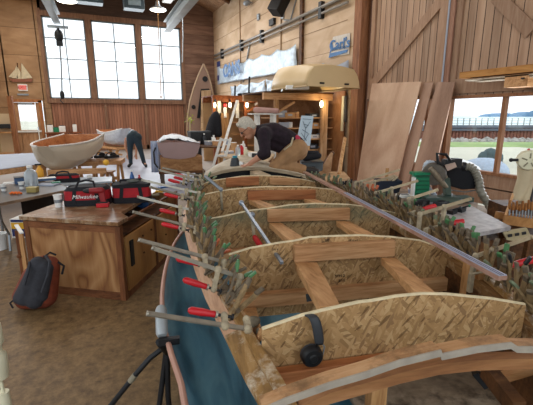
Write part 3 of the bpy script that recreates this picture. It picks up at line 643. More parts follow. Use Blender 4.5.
# dark stamp on the right brace and a square one on the crossbar
STAMP = plain('dark_stamp', '474a4c', .7, 0, .3, 60)
for (a, b, c, d), (ua, ub) in (([(401, 275), (410, 274), (416, 280), (406, 281.5)], (1.5, 1.42)),):
    P = [at_u(*a, ua), at_u(*b, ua), at_u(*c, ub), at_u(*d, ub)]
    B = MB(); B.prism([bp(*p)+V((0, 0, .003)) for p in P], (0, 0, -.006)); mk('ink_stamp', B, STAMP, fr)
P = [at_u(*p, 1.755) for p in ((306, 294.5), (314, 293), (315, 300), (307, 302))]; B = MB(); B.prism([bp(*p) for p in P], bw(0, .006, 0)); mk('ink_stamp', B, STAMP, fr)
# handwriting on the moulds
INK = plain('pencil_ink', '3a2d22', .8)
for px, py, k, tx, sz in ((327, 240.5, 2, '5/0', .02), (354, 240.5, 2, '3.75 x 1', .014), (385, 240.5, 2, '4 3.5', .014), (340, 276, 2, 'STN 2', .022), (342, 280.5, 2, '3 1/2', .02), (275, 249.5, 2, '33 - 4', .014)):
    p = at_u(px, py, US[k]-.002 if py > 244 else US[k]-.002); lettering('handwriting', tx, sz, INK, frame(bp(*p), bw(1, 0, 0), (0, 0, 1)), fr, .0008)
# left wall of the inner well (planks between moulds below the strips) and corner blocks
def strip_row(tab_v, tab_z, u0, u1, w, th, tilt, n=24):
    rows = []
    for i in range(n+1):
        u = u0+(u1-u0)*i/n; v = cubic(tab_v, u); z = cubic(tab_z, u)
        rows.append([bp(v, u, z), bp(v+w, u, z+tilt), bp(v+w, u, z+tilt-th), bp(v, u, z-th)])
    return rows
LS = [(.6, .2), (.92, .17), (1.07, .14), (1.38, .09), (1.59, .05), (2.09, -.01), (2.97, -.07), (3.4, -.05), (3.9, .03), (4.4, .17), (5.2, .52)]
LZ = [(.6, .79), (5, .83)]
RS = [(.6, 1.16), (1.0, 1.27), (1.5, 1.42), (2, 1.5), (2.6, 1.54), (3.3, 1.48), (4.0, 1.27), (4.6, 1.0), (5.2, .66)]
def ribbon(name, rows, mat, lab=None):
    B = MB(); B.grid(rows, False, True); B.add(rows[0], [(0, 1, 2, 3)]); B.add(rows[-1], [(0, 1, 2, 3)]); return mk(name, B, mat, fr, lab)
ribbon('sheer_strip', strip_row(LS, LZ, 1.3, 5.1, .055, .02, .02), STRIPW, 'clean pale outer sheer strip')
ribbon('sheer_strip', strip_row([(u, v+.0) for u, v in LS], [(u, z-.0) for u, z in LZ], .62, 1.3, .05, .02, .02), GLUED, 'rough glue-smeared near end of the sheer strip')
ribbon('glued_strip', strip_row([(u, v+.05) for u, v in LS], [(u, z+.035) for u, z in LZ], .62, 5.1, .035, .04, .005), GLUED, 'glue-smeared laminated strip')
ribbon('glued_strip', strip_row([(u, v+.02) for u, v in LS], [(u, z-.035) for u, z in LZ], .62, 5.1, .06, .02, .0), wood('edge_strip', '7b5733', 'a57c50', 'bd9668', (12, 1.2, 12)))
ribbon('sheer_strip', strip_row([(u, v-.02) for u, v in RS], [(u, z+.03) for u, z in LZ], .75, 5.1, .05, .03, -.01), GLUED, 'laminated strip on the window side')
ribbon('glued_strip', strip_row([(u, v-.055) for u, v in RS], [(u, z+.0) for u, z in LZ], .75, 5.1, .035, .05, 0), wood('edge_strip_dark', '5b3f24', '83603a', 'a17a4c', (12, 1.2, 12), dirt='cdbb98'))
ribbon('side_board', strip_row([(u, v-.06) for u, v in RS], [(u, z-.05) for u, z in LZ], .75, 4.4, .018, .24, 0), DARKW)
# corner blocks at the near right corner of mould 2
for (px, py, w, h, m) in ((476, 262, .05, .26, FIRZ), (489, 272, .045, .24, DARKW)):
    p = at_u(px, py, 1.6); B = MB(); B.box(bp(p.x, p.y, p.z-h/2), (w, .12, h), Matrix.Rotation(-BOAT, 3, 'Z')); mk('corner_block', B, m, fr)
q0, q1 = at_u(247, 318, 1.2), at_u(264, 356, 1.12)
P = [at_u(241, 309, 1.75), at_u(256, 307, 1.75), at_u(262, 331, 1.2), at_u(253, 347, 1.2)]
B = MB(); B.prism([bp(*p) for p in P], (0, 0, -.03)); mk('corner_block', B, FIR, fr)
for (px, py) in ((252, 322),):
    p = at_u(px, py, 1.3); B = MB(); B.ball(bp(p.x, p.y, p.z), (.035, .02, .022)); B.ball(bp(p.x+.03, p.y-.05, p.z-.02), (.025, .03, .02)); mk('glue_lump', B, plain('grey_glue', '77705f', .9, 0, .35, 30, bump=.6), fr)
# nearest laminated beam
pts0 = [(262, 407), (285, 397), (330, 381), (366, 370.5), (400, 358.7), (440.5, 348.8), (442, 352.5), (478, 345.2), (511, 341.4), (517, 345.4), (560, 346)]
q = [at_u(x, y, .83) for x, y in pts0]
B = MB(); B.prism([bp(*p) for p in q]+[bp(p.x, p.y, p.z-.022) for p in reversed(q)], bw(0, .04, 0)); mk('laminated_beam', B, wood('beam_lamination', '94643c', 'b88a5d', 'd0a67b', (1.2, 12, 12), dirt='7c5c3c'), fr, 'scarfed top lamination of the nearest beam')
B = MB(); B.prism([bp(p.x, p.y-.004, p.z-.001) for p in q]+[bp(p.x, p.y-.004, p.z-.022) for p in reversed(q)], bw(0, .004, 0)); mk('primed_edge', B, plain('greyish_primed_edge', 'a3998b', .7, 0, .15, 20), fr)
q2 = [at_u(x, y+9, .86) for x, y in [(300, 398), (330, 384), (366, 374), (400, 364), (440, 355), (478, 351), (520, 350), (560, 350)]]
B = MB(); B.prism([bp(*p) for p in q2]+[bp(p.x, p.y, p.z-.036) for p in reversed(q2)], bw(0, .038, 0)); mk('laminated_beam', B, wood('lower_lamination', '7a4f30', '9b6b43', 'b08055', (1.2, 12, 12)), fr, 'reddish lower board of the nearest beam')
for (x0, y0, x1, y1, u, w) in ((377, 380, 380, 420, .93, .05),):
    a, b = at_u(x0, y0, u), at_u(x1, y1, u); B = MB(); B.beam(bp(*a), bp(a.x, a.y, .28), w, .04, up=bw(0, 1, 0)); mk('upright', B, FIRZ, fr)
a, b = at_u(487, 370, .95), at_u(518, 409, .8); B = MB(); B.beam(bp(*a), bp(*b), .04, .05); mk('diagonal_strut', B, DARKW, fr)
p = at_u(380, 372, 1.05)
# plywood scrap floor under the near beam
a = at_u(400, 385, 1.05); B = MB(); B.box(bp(1.06, 1.35, .5), (.95, 1.3, .018), Matrix.Rotation(-BOAT, 3, 'Z')); mk('scrap_shelf', B, wood('grey_scrap_plywood', '5f5142', '877763', 'a39480', (3, 5, 5), dirt='3f3428'), fr, 'scuffed greyish plywood scrap inside the hull')
a, b = at_u(474, 371, 1.0), at_u(486, 385, .98); B = MB(); B.beam(bp(*a), bp(*b), .035, .02); mk('black_bracket', B, BLACK, fr)
a, b = at_u(500, 378, 1.05), at_u(548, 364, 1.05); B = MB(); B.beam(bp(*a), bp(*b), .03, .03); mk('lower_crossbar', B, FIRX, fr)
# dark forward well, arch and working deck
q6 = [at_u(x, y, US[6]) for x, y in [(203, 178), (212, 173.5), (222, 170.5), (233, 168.5), (246, 167.3), (260, 167.3), (272, 168.8), (286, 171), (300, 174), (314, 178.5)]]
B = MB(); B.prism([bp(*p) for p in q6]+[bp(p.x, p.y, p.z-.035) for p in reversed(q6)], bw(0, .06, 0)); mk('laminated_beam', B, wood('dusty_beam', '776650', '9c8b71', 'b8a88c', (1.2, 8, 8)), fr, 'dusty arched beam below the kneeling man')
rows = []
for u, f, dz in ((4.37, 1, 0), (4.7, .93, .012), (5.0, .8, .02), (5.3, .6, .02), (5.5, .42, .015)):
    c = (q6[0].x+q6[-1].x)/2; rows.append([bp(c+(p.x-c)*f, u, p.z+dz) for p in q6])
B = MB(); B.grid(rows); mk('foredeck_panel', B, wood('dusty_deck_ply', '9a8c76', 'b9ab93', 'cfc4b0', (3, 3, 3)), fr, solid=.012)
B = MB(); B.prism([bp(p.x, p.y+.1, p.z-.035) for p in q6]+[bp(q6[-1].x, 4.45, .6), bp(q6[0].x, 4.45, .6)], bw(0, .012, 0)); mk('gap_shade_panel', B, BLACK, fr, 'black panel standing in for the shade under the foredeck')  # black sheet paints the shade in the gap below the arch
a, b = at_u(262, 171, 4.3), at_u(263, 186, 3.9); B = MB(); P = [at_u(250, 171, 4.34), at_u(259, 170, 4.34), at_u(271, 175, 3.9), at_u(259, 176, 3.9)]
B.prism([bp(*p) for p in P], (0, 0, -.09)); mk('centre_block', B, wood('dusty_block', '9a8568', 'b7a487', 'cfbfa4', (5, 2, 5)), fr, 'dusty fore and aft centre block')
# straightedge resting on the right side
a, b = at_u(305, 171.5, 3.96), at_u(503, 276, 1.17); 
t = thing('straightedge_batten', 'long pale batten lying along the window side of the frame tops', 'batten', bp((a.x+b.x)/2, (a.y+b.y)/2, (a.z+b.z)/2))
B = MB(); B.beam(bp(*a), bp(*b), .04, .018, top=True); mk('batten', B, wood('brownish_batten', '7d5a4a', 'a17c69', 'b8958a', (12, 1.2, 12)), t)
m1 = a.lerp(b, .42); B = MB(); B.beam(bp(m1.x, m1.y, m1.z+.002), bp(b.x, b.y, b.z+.002), .034, .003); mk('white_face', B, plain('bluish_white_face', 'aeb4c6', .4, .2, .05, 3), t)
B = MB(); [B.beam(bp(m1.x+dx, m1.y, m1.z+.004), bp(b.x+dx, b.y, b.z+.004), .002, .002) for dx in (-.008, .004)]; mk('scored_line', B, plain('scored_line', '5a5a70'), t)
# ================================================================ CLAMPS
def fclamp(Tt, E, s, arm, name, lab, grp, handle=True, barw=.016, mat=STEEL, hl=.105, cast=DUSTY, jaw_at_end=True):
    """Tt = free end of the bar, E = fixed jaw end, s = 0..1 sliding jaw position from E, arm = vector of the jaw arms (boat frame)"""
    Tt, E = bp(*Tt), bp(*E); arm = bw(*arm); d = (Tt-E).normalized(); L = (Tt-E).length
    S = E+d*L*s; t = thing(name, lab, 'clamp', E, 0, grp)
    B = MB(); B.beam(E-d*.01, Tt, .008, barw, up=arm); B.tube([Tt-d*.005, Tt+d*.006], barw*.6, 8); mk('bar', B, mat, t)
    an = arm.normalized(); al = arm.length
    def jaw(Q, o):
        B = MB(); B.ball(Q, .017, n=10, m=6); B.beam(Q-an*.012, Q+an*al, .022, .018, up=d); B.ball(Q+an*al, .015, n=10, m=6); return B
    mk('fixed_jaw', jaw(E, 0), cast, t); mk('sliding_jaw', jaw(S, 0), cast, t)
    if handle:
        q = S+an*al; B = MB(); B.tube([q-d*.03, q+d*.035], .0062, 8); B.tube([q-d*.034, q-d*.028], .012, 10); sc = mk('screw', B, BLACK, t)
        B = MB(); k = hl; Mh = frame(q+d*.03, *( (d.cross(V((0,0,1))), V((0,0,1))) )).to_3x3(); zz = d
        B.tube([q+d*.03, q+d*.036, q+d*.05, q+d*(.03+k*.5), q+d*(.03+k*.9), q+d*(.03+k)], [.008, .0125, .0115, .0145, .0135, .006], 10); mk('handle', B, REDP, t, label='red plastic handle')
        B = MB(); B.tube([q+d*.024, q+d*.032], .0135, 10); mk('ferrule', B, STEEL, t)
    return t
GL = 'bar clamps with red handles along the workbench side'
def fc(T_, E_, slpx, u, arm, lab, **k):
    a = at_u(*T_, u); b = at_u(*E_, u); s = (slpx-E_[0])/(T_[0]-E_[0]); return fclamp(a, b, s, arm, 'bar_clamp', lab, GL, **k)
fc((148, 313.5), (248, 329), 224, 1.22, (0, .035, .018), 'long bar clamp nearest the camera, lying over the blue hull with red handle', hl=.1)
fc((153, 248), (240, 277), 217, 1.50, (-.02, 0, -.085), 'thick bar clamp with tall cream jaw, second nearest on the blue hull side')
fc((139.5, 240), (224, 262), 204, 1.68, (0, -.03, -.03), 'bar clamp just behind the thick one, red handle half hidden below its bar')
fc((133.5, 212), (196, 228), 184, 2.3, (0, .02, .045) if 0 else (-.005, -.02, -.02), 'bar clamp whose thin bar ends over the workbench plywood side')
fc((138, 197), (191, 210), 180, 2.6, (-.005, -.02, -.045), 'bar clamp reaching over the workbench front corner')
fc((142, 180), (199, 193), 186, 2.95, (-.01, -.02, -.06), 'bar clamp with the longest bar pointing at the black tool bag')
fc((150, 187), (192, 198), 182, 2.85, (0, -.02, -.02), 'short-barred clamp tucked under the bar aimed at the tool bag')
fc((159, 170), (196, 180), 184, 3.4, (-.01, 0, -.06), 'bar clamp below the boxed boat, third from the far end')
fc((163, 168), (200, 176), 188, 3.7, (0, -.02, -.03), 'bar clamp second from the far end of the workbench side row')
fc((166, 172), (202, 181), 188, 3.55, (0, 0, -.03), 'bar clamp with dark red handle nearly hidden among the far clamps')
# clamps across the moulds
a = at_u(205, 176, 3.45); b = at_u(221, 189.5, 3.3)
t = thing('long_clamp', 'grey bent clamp frame hooked over the left ends of the far moulds', 'clamp', bp(*b)); B = MB(); B.tube([bp(*a), bp(*b)], .014, 8); B.ball(bp(*b), .02, n=8, m=6); mk('bar', B, GREY, t)
c = at_u(222, 210, 3.3); B = MB(); B.tube([bp(*b), bp(*c)], .011, 8); mk('arm', B, DUSTY, t)
a = at_u(241.5, 203, 2.63); b = at_u(282, 263, 1.74); c = at_u(252, 215, 2.5)
t = thing('long_clamp', 'long steel bar clamp slanting over two moulds, red handle hanging below', 'clamp', bp(*b)); B = MB(); B.beam(bp(*a), bp(*b), .016, .014); B.ball(bp(*a), .02, n=8, m=6); B.ball(bp(*c), .022, n=8, m=6); mk('bar', B, plain('blued_steel', '8f9aa8', .35, .6, .08, 20), t)
d = at_u(254, 236, 2.5); B = MB(); B.beam(bp(*c), bp(*d), .02, .016, up=bw(0, 1, 0)); mk('sliding_jaw', B, DUSTY, t)
e = at_u(262, 248, 2.4); B = MB(); B.tube([bp(*d), bp(*(d.lerp(e, .15))), bp(*(d.lerp(e, .5))), bp(*e)], [.012, .02, .021, .018], 10); mk('handle', B, REDP, t, label='red plastic handle')
# window side bar clamps, tails up and outwards
GR = 'bar clamps along the window side'
def fr_(T_, E_, u, arm, lab, s=.25, handle=False, du=0, **k):
    a = at_u(*T_, u+du); b = at_u(*E_, u); return fclamp(a, b, s, arm, 'bar_clamp', lab, GR, handle, .02, wood('dusty_bar', '8b7a60', 'ad9c7e', 'c4b596', (3, 3, 3)), **k)
fr_((399, 170), (356, 183), 3.25, (0, 0, -.08), 'dusty bar clamp nearest the leaning sheets, bar over the black bucket', .12)
fr_((394, 176), (366, 184), 3.1, (0, 0, -.07), 'dusty bar clamp second from the far end of the window side, below the bucket', .3)
fr_((417, 181), (376, 193), 2.85, (.01, 0, -.1), 'dusty bar clamp pointing at the green case', .38)
fr_((437, 190), (409, 199), 2.45, (0, 0, -.08), 'dusty bar clamp pointing at the mitre saw base', .1)
fr_((470, 199), (420, 214), 2.05, (.0, 0, -.1), 'dusty bar clamp aimed across the white table, with a tall end jaw', .48)
fr_((531, 237), (476, 256), 1.55, (-.01, 0, -.1), 'dusty bar clamp reaching to the slotted board at the right edge', .3)
for (px, py, qx, qy, u, lab) in ((443, 225, 464, 221, 2.0, 'clamp with a red handle lying over the white table edge'), (423, 209, 436, 206, 2.3, 'clamp with a short red handle among the grey levers before the saw'), (503, 267, 541, 258, 1.5, 'clamp with a big red handle at the right edge')):
    a, b = at_u(px, py, u), at_u(qx, qy, u); d = b-a; t = thing('bar_clamp', lab, 'clamp', bp(*a), 0, GR)
    B = MB(); B.tube([bp(*(a-d*.8)), bp(*(a+d*.1))], .006, 6); B.beam(bp(*(a-d*.8)), bp(*(a-d*.8-V((0, 0, .09)))), .02, .02, up=bw(0, 1, 0)); mk('screw', B, DUSTY, t)
    B = MB(); B.tube([bp(*a), bp(*(a+d*.05)), bp(*(a+d*.2)), bp(*(a+d*.6)), bp(*(a+d*.95)), bp(*b)], [.009, .015, .014, .018, .017, .008], 10); mk('handle', B, REDP, t, label='red plastic handle')
# spring clamps
def spring_proto(tipm, lev, lab):
    t = bpy.data.objects.new('spring_clamp', None); C.objects.link(t); MWD[t.name] = Matrix.Identity(4); t['category'] = 'clamp'
    for s in (-1, 1):
        B = MB(); B.prism([(s*.004, -.008, 0), (s*.016, -.009, .045), (s*.026, -.009, .085), (s*.034, -.009, .085), (s*.024, -.009, .04), (s*.012, -.008, -.005)], (0, .018, 0)); mk('lever', B, lev, t, local=True)
        B = MB(); B.beam((s*.024, 0, .076), (s*.0365, 0, .11), .019, .011, up=(1, 0, 0)); mk('grip', B, tipm, t, local=True, bevel=.003)
        B = MB(); B.prism([(s*.012, -.008, .01), (s*.016, -.008, -.012), (s*.004, -.008, -.045), (s*.001, -.008, -.045), (s*.004, -.008, -.01)], (0, .016, 0)); mk('jaw', B, lev, t, local=True)
    B = MB(); B.tube([(0, -.013, 0), (0, .013, 0)], .009, 10); mk('spring', B, TAUPE, t, local=True)
    return t
PR = [spring_proto(GREEN, TAUPE, ''), spring_proto(GREEND, TAUPE2, ''), spring_proto(TAUPE, TAUPE2, ''), spring_proto(ORNG, TAUPE, ''), spring_proto(BLACK, TAUPE2, '')]
PN = ['bright green-tipped', 'dull green-tipped', 'bare dusty', 'orange-tipped', 'black-tipped']
used = set(); KID = {}
for p_ in PR: KID[p_.name] = [x for x in bpy.data.objects if x.parent == p_]
def spring(k, v, u, z, yaw, tilt, roll, side, near):
    M = Matrix.Translation(bp(v, u, z)) @ Matrix.Rotation(-BOAT+yaw, 4, 'Z') @ Matrix.Rotation(tilt, 4, 'Y') @ Matrix.Rotation(roll, 4, 'X') @ Matrix.Scale(1.15, 4)
    p = PR[k]
    if k in used:
        c = p.copy(); C.objects.link(c)
        for ch in KID[p.name]: q = ch.copy(); C.objects.link(q); q.parent = c
    else: c = p; used.add(k)
    c.matrix_basis = M
    row = 'blue hull side' if side == 'L' else 'window side'
    c['label'] = '%s spring clamp %s, in the row on the %s' % (PN[k], near, row); c['group'] = 'spring clamps on the %s' % row
rnd = random.Random(5)
def part_of(u): return 'nearest the camera' if u < 1.62 else 'midway along the boat' if u < 2.6 else 'towards the far end'
u = 1.36
while u < 4.25:
    v = cubic(LS, u)+.07; k = rnd.choice([0, 0, 1, 1, 2]) if abs(u-1.95) > .06 else 3
    spring(k, v+rnd.uniform(-.02, .02), u, .865+rnd.uniform(-.01, .02), rnd.uniform(-.5, .5)+.2, rnd.uniform(.25, .85), rnd.uniform(-.3, .3), 'L', part_of(u))
    if rnd.random() < .5: spring(rnd.choice([1, 2, 2, 2]), v-.015+rnd.uniform(-.02, .02), u+.03, .875, rnd.uniform(-.5, .9), rnd.uniform(-.1, .5), rnd.uniform(-.3, .3), 'L', part_of(u))
    u += rnd.uniform(.08, .115)
u = .95
while u < 4.0:
    v = cubic(RS, u)-.0; k = rnd.choice([0, 1, 1, 2, 2, 2, 4]) if abs(u-3.05) > .05 else 3
    spring(k, v+rnd.uniform(-.02, .02), u, .875+rnd.uniform(-.01, .02), rnd.uniform(-.7, .7), rnd.uniform(-.45, .3), rnd.uniform(-.35, .35), 'R', part_of(u))
    if rnd.random() < .8: spring(rnd.choice([1, 2, 2, 2, 2]), v-.01, u+.025, .865, rnd.uniform(-.9, .9), rnd.uniform(-.6, .4), rnd.uniform(-.3, .3), 'R', part_of(u))
    u += rnd.uniform(.05, .075)
# ---- ear defenders on the nearest mould
e = at_u(312.5, 356, 1.10); t = thing('ear_defenders', 'black ear defenders hung over the nearest flake board mould', 'ear defenders', bp(*e))
B = MB(); pts = [(303, 318, 1.2), (304, 315, 1.165), (309, 313.5, 1.145), (314, 316, 1.12), (317.5, 326, 1.11), (319.5, 345, 1.106)]
rows = []
for i, (x, y, uu) in enumerate(pts):
    p = at_u(x, y, uu); w = .017; rows.append([bp(p.x-w, p.y, p.z-.004), bp(p.x-w*.6, p.y-.006, p.z), bp(p.x+w*.6, p.y-.006, p.z), bp(p.x+w, p.y, p.z-.004)])
B.grid(rows); mk('headband', B, DGREY, t, solid=.008, subsurf=1)
p = at_u(312.5, 357, 1.09); R = Matrix.Rotation(-BOAT, 3, 'Z') @ Matrix.Rotation(PI/2, 3, 'X')
B = MB(); B.lathe([(.001, .017), (.012, .017), (.016, .013), (.03, .012), (.0365, .004), (.0375, -.012)], bp(p.x, p.y, p.z), R, 24); mk('ear_cup', B, BLACK, t)
B = MB(); B.lathe([(.036, -.012), (.038, -.02), (.032, -.028), (.026, -.03)], bp(p.x, p.y, p.z), R, 24); mk('cushion', B, DGREY, t)
a, b, c = at_u(318.5, 337, 1.11), at_u(324.5, 347, 1.105), at_u(322, 358, 1.1); B = MB(); B.tube([bp(*a), bp(*b), bp(*c)], .003, 6); mk('wire_arm', B, GREY, t)
# ---- roller stand under the hull
p = at_u(160.5, 322, 1.62); pz = p.z
t = thing('roller_stand', 'black tripod roller stand with white roller under the hull rim', 'stand', V((bp(*p).x+.1, bp(*p).y, 0)))
a, b = at_u(161, 307, 1.75), at_u(162, 336, 1.62)
B = MB(); B.tube([bp(*a), bp(*(a.lerp(b, .1))), bp(*(a.lerp(b, .9))), bp(*b)], [.02, .027, .027, .02], 14); mk('roller', B, plain('grey_white_roller', 'a4abae', .4, .2), t)
b2 = at_u(159, 342, 1.6); B = MB(); B.beam(bp(*b2)-V((.0, 0, 0)), bp(b2.x+.09, b2.y, b2.z), .025, .03); mk('roller_bracket', B, BLACK, t)
g = lambda px, py, z: at_z(px, py, z)
hub = at_z(167, 345, .42)
l1 = [hub, at_z(150, 358, .38), at_z(136, 374, .3), at_z(112, 404, .12), at_z(95, 424, .0)]
B = MB(); B.tube(l1, .0145, 10); mk('leg', B, BLACK, t)
k0, k1 = l1[2].lerp(l1[3], -.05), l1[2].lerp(l1[3], .18); B = MB(); B.tube([k0.lerp(k1, .3), k1.lerp(k0, -.25)], .0158, 10); mk('paper_tag', B, plain('tan_sticker', '8e8672', .6), t)
B = MB(); B.tube([hub, at_z(160, 400, .12), at_z(157, 420, 0)], .0145, 10); mk('leg', B, BLACK, t)
B = MB(); B.tube([hub, at_z(168, 395, .15), at_z(170, 415, 0)], .0145, 10); mk('leg', B, BLACK, t)
B = MB(); B.tube([hub-V((0, 0, .05)), bp(*b2)], .016, 8); mk('post', B, BLACK, t)
# two sawhorse supports under the hull keep it off the floor
for uu, lab in ((1.35, 'dark steel trestle carrying the near part of the blue hull'), (3.4, 'dark steel trestle carrying the far part of the blue hull')):
    c = bp(.78, uu, 0); t = thing('trestle', lab, 'trestle', c)
    B = MB(); B.beam(bp(.35, uu, .21), bp(1.2, uu, .21), .06, .04); mk('top_bar', B, BLACK, t)
    for v in (.4, 1.15):
        for du in (-.16, .16): B = MB(); B.beam(bp(v, uu+du*.2, .2), bp(v, uu+du, 0), .03, .03, up=(1, 0, 0)); mk('leg', B, BLACK, t)
# ================================================================ FURNITURE AND CLUTTER
RZ = lambda a: Matrix.Rotation(a, 3, 'Z')
camx = V((math.cos(YAW), -math.sin(YAW), 0)); camy = V((math.sin(YAW), math.cos(YAW), 0))   # right of and away from the photographer
# ---- workbench cabinet
P0 = V((.19, 3.35, 0)); e1 = V((-.8, .6, 0)).normalized(); e2 = V((.52, .854, 0)).normalized(); Wd, Dp, Ht = .96, 1.45, .72
ct = thing('workbench_cabinet', 'plywood workbench cabinet with a stained top, backpack leaning at its left corner', 'cabinet', P0+e1*Wd/2+e2*Dp/2)
def cb_(a, b, z): return P0+e1*a+e2*b+V((0, 0, z))
def quadbox(B, pts, ext): return B.prism(pts, ext)
B = MB(); B.prism([cb_(.05, .012, .06), cb_(Wd-.05, .012, .06), cb_(Wd-.05, .012, .66), cb_(.05, .012, .66)], e2*.02); mk('front_panel', B, CABPLY, ct)
FW = wood('brown_cabinet_frame', '4d2b17', '6f4326', '875635', (10, 10, 1.2)); FWX = wood('brown_cabinet_rail', '4d2b17', '6f4326', '875635', (3, 3, 12))
B = MB()
for a in (.0, Wd-.05): B = MB(); B.prism([cb_(a, 0, 0), cb_(a+.05, 0, 0), cb_(a+.05, 0, .68), cb_(a, 0, .68)], e2*.05); mk('corner_stile', B, FW, ct)
B = MB()
for z0, z1 in ((0, .07), (.62, .68)): B = MB(); B.prism([cb_(.05, .002, z0), cb_(Wd-.05, .002, z0), cb_(Wd-.05, .002, z1), cb_(.05, .002, z1)], e2*.04); mk('rail', B, FWX, ct)
B = MB()   # right face: two plywood panels between stiles
B.prism([cb_(.01, .1, .05), cb_(.01, .72, .05), cb_(.01, .72, .55), cb_(.01, .1, .55)], e1*.02); B.prism([cb_(.01, .76, .05), cb_(.01, 1.42, .05), cb_(.01, 1.42, .55), cb_(.01, .76, .55)], e1*.02); mk('side_panel', B, figured('side_plywood', [(.15, '8f6134'), (.5, 'b07c45'), (1., 'c4955c')], (1.5, 1.5, .6), 5), ct)
B = MB(); B.prism([cb_(.0, .72, .0), cb_(.0, .76, .0), cb_(.0, .76, .6), cb_(.0, .72, .6)], e1*.04); B.prism([cb_(.0, 1.41, .0), cb_(.0, 1.45, .0), cb_(.0, 1.45, .66), cb_(.0, 1.41, .66)], e1*.04); B.prism([cb_(0, .05, .0), cb_(.0, 1.42, .0), cb_(.0, 1.42, .05), cb_(.0, .05, .05)], e1*.03); mk('corner_stile', B, FW, ct)
B = MB(); B.prism([cb_(Wd-.02, .05, 0), cb_(Wd-.02, Dp, 0), cb_(Wd-.02, Dp, .68), cb_(Wd-.02, .05, .68)], e1*.02); B.prism([cb_(.04, Dp-.02, 0), cb_(Wd, Dp-.02, 0), cb_(Wd, Dp-.02, .68), cb_(.04, Dp-.02, .68)], e2*.02); mk('back_panel', B, CABPLY, ct)
B = MB(); B.prism([cb_(.04, .05, .55), cb_(.04, 1.42, .55), cb_(.5, 1.42, .55), cb_(.5, .05, .55)], (0, 0, .01)); mk('inner_shelf', B, DARKW, ct)
B = MB(); B.prism([cb_(-.004, .16, .26), cb_(-.004, .22, .26), cb_(-.004, .22, .5), cb_(-.004, .16, .5)], e1*.012); mk('hand_slot', B, BLACK, ct)
B = MB(); [B.ball(cb_(-.005, b, z), .011, n=8, m=6) for b in (.42, .62, 1.0, 1.25) for z in (.3, .47)]; mk('bolt', B, DARKW, ct)
TOPM = wood('stained_worktop', '5a3c24', '8a6342', 'a98058', (2, 7, 3), rough=.3, dirt='b8a78e')
B = MB(); B.prism([cb_(-.0, -.02, .69), cb_(Wd+.02, -.02, .69), cb_(Wd+.02, Dp, .69), cb_(.22, Dp, .69), cb_(.14, .3, .69), cb_(-.0, .16, .69)], (0, 0, .035)); mk('worktop', B, TOPM, ct, bevel=.003)
B = MB(); B.prism([cb_(0, .16, .69), cb_(.0, Dp, .69), cb_(.02, Dp, .69), cb_(.02, .16, .69)], (0, 0, .02)); mk('rail', B, FWX, ct)
# open door leaf left of the cabinet
a = at_z(25, 255, .3); 
t = thing('cabinet_door', 'white-edged plywood door leaf standing ajar left of the workbench cabinet', 'door', cb_(Wd+.1, .1, 0))
B = MB(); q = [at_d(21, 231, 4.0), at_d(33, 236, 3.85)]; A_, B_ = at_z(22, 263, .12), at_z(35, 272, .1)
A_ = cb_(Wd+.17, .1, 0); B_ = cb_(Wd+.03, .0, 0)
B.prism([A_+V((0, 0, .06)), B_+V((0, 0, .06)), B_+V((0, 0, .56)), A_+V((0, 0, .6))], e2*.02); mk('leaf', B, FIRZ, t)
B = MB(); B.beam(A_+V((0, 0, .6)), B_+V((0, 0, .56)), .03, .012); mk('white_edge', B, WHITE, t)
B = MB(); B.beam(A_-e2*.01, A_+V((0, 0, .55))-e2*.01, .025, .025, up=(1, 0, 0)); B.ball(A_-e2*.02+V((0, 0, .3)), .022, n=8, m=6); mk('hinge_stile', B, FW, t)
# ---- backpack
def Q(px, py, z): return at_z(px, py, z)
bc = at_z(33, 303, .04)
t = thing('backpack', 'rust red and black backpack slumped on the floor against the cabinet corner', 'backpack', V((bc.x, bc.y, 0)))
D0 = 2.9
def bk(px, py, dd=0): return at_d(px, py, D0+dd)
RUST = plain('rust_cordura', '7a3823', .75, 0, .25, 25, bump=.2); CHAR = plain('charcoal_cordura', '34353b', .8, 0, .2, 25, bump=.2)
def lift(p, r): return V((p.x, p.y, max(p.z, r+.002)))
B = MB()
for a, b, r0, r1 in (((45, 265), (28, 297), .085, .11), ((50, 266), (45, 296), .08, .1), ((38, 263), (52, 262), .055, .05), ((25, 300), (45, 303), .08, .075), ((33, 275), (24, 296), .08, .09)):
    p, q = bk(*a, .08), bk(*b, .1); B.capsule(lift(p, r0), lift(q, r1), r0, r1)
mk('bag_body', B, RUST, t, remesh=.014, smoothit=4)
B = MB()
for a, b, r0, r1 in (((38, 264), (25, 297), .065, .075), ((44, 266), (35, 300), .06, .075), ((30, 276), (20, 298), .045, .055), ((48, 268), (42, 296), .045, .05)):
    p, q = bk(*a, .02), bk(*b, .02); B.capsule(lift(p, r0), lift(q, r1), r0, r1)
mk('front_panel', B, CHAR, t, remesh=.012, smoothit=4)
B = MB(); B.tube([bk(46, 256, -.03), bk(50, 262, -.08), bk(48, 275, -.1), bk(42, 292, -.1)], .012, 6); B.tube([bk(30, 262, -.02), bk(28, 272, -.08), bk(24, 285, -.1)], .012, 6); mk('strap', B, CHAR, t)
B = MB(); B.tube([bk(44, 257, .05), bk(50, 252.5, .03), bk(56, 255, .05)], .008, 6); B.tube([bk(58, 262, .08), bk(64, 266, .08), bk(62, 274, .08)], .009, 6); mk('grab_handle', B, BLACKF, t)
B = MB(); B.tube([lift(bk(16, 298, 0), .01), lift(bk(10, 303, 0), .01), lift(bk(13, 308, -.02), .01)], .008, 5); mk('loose_strap', B, BLACKF, t)
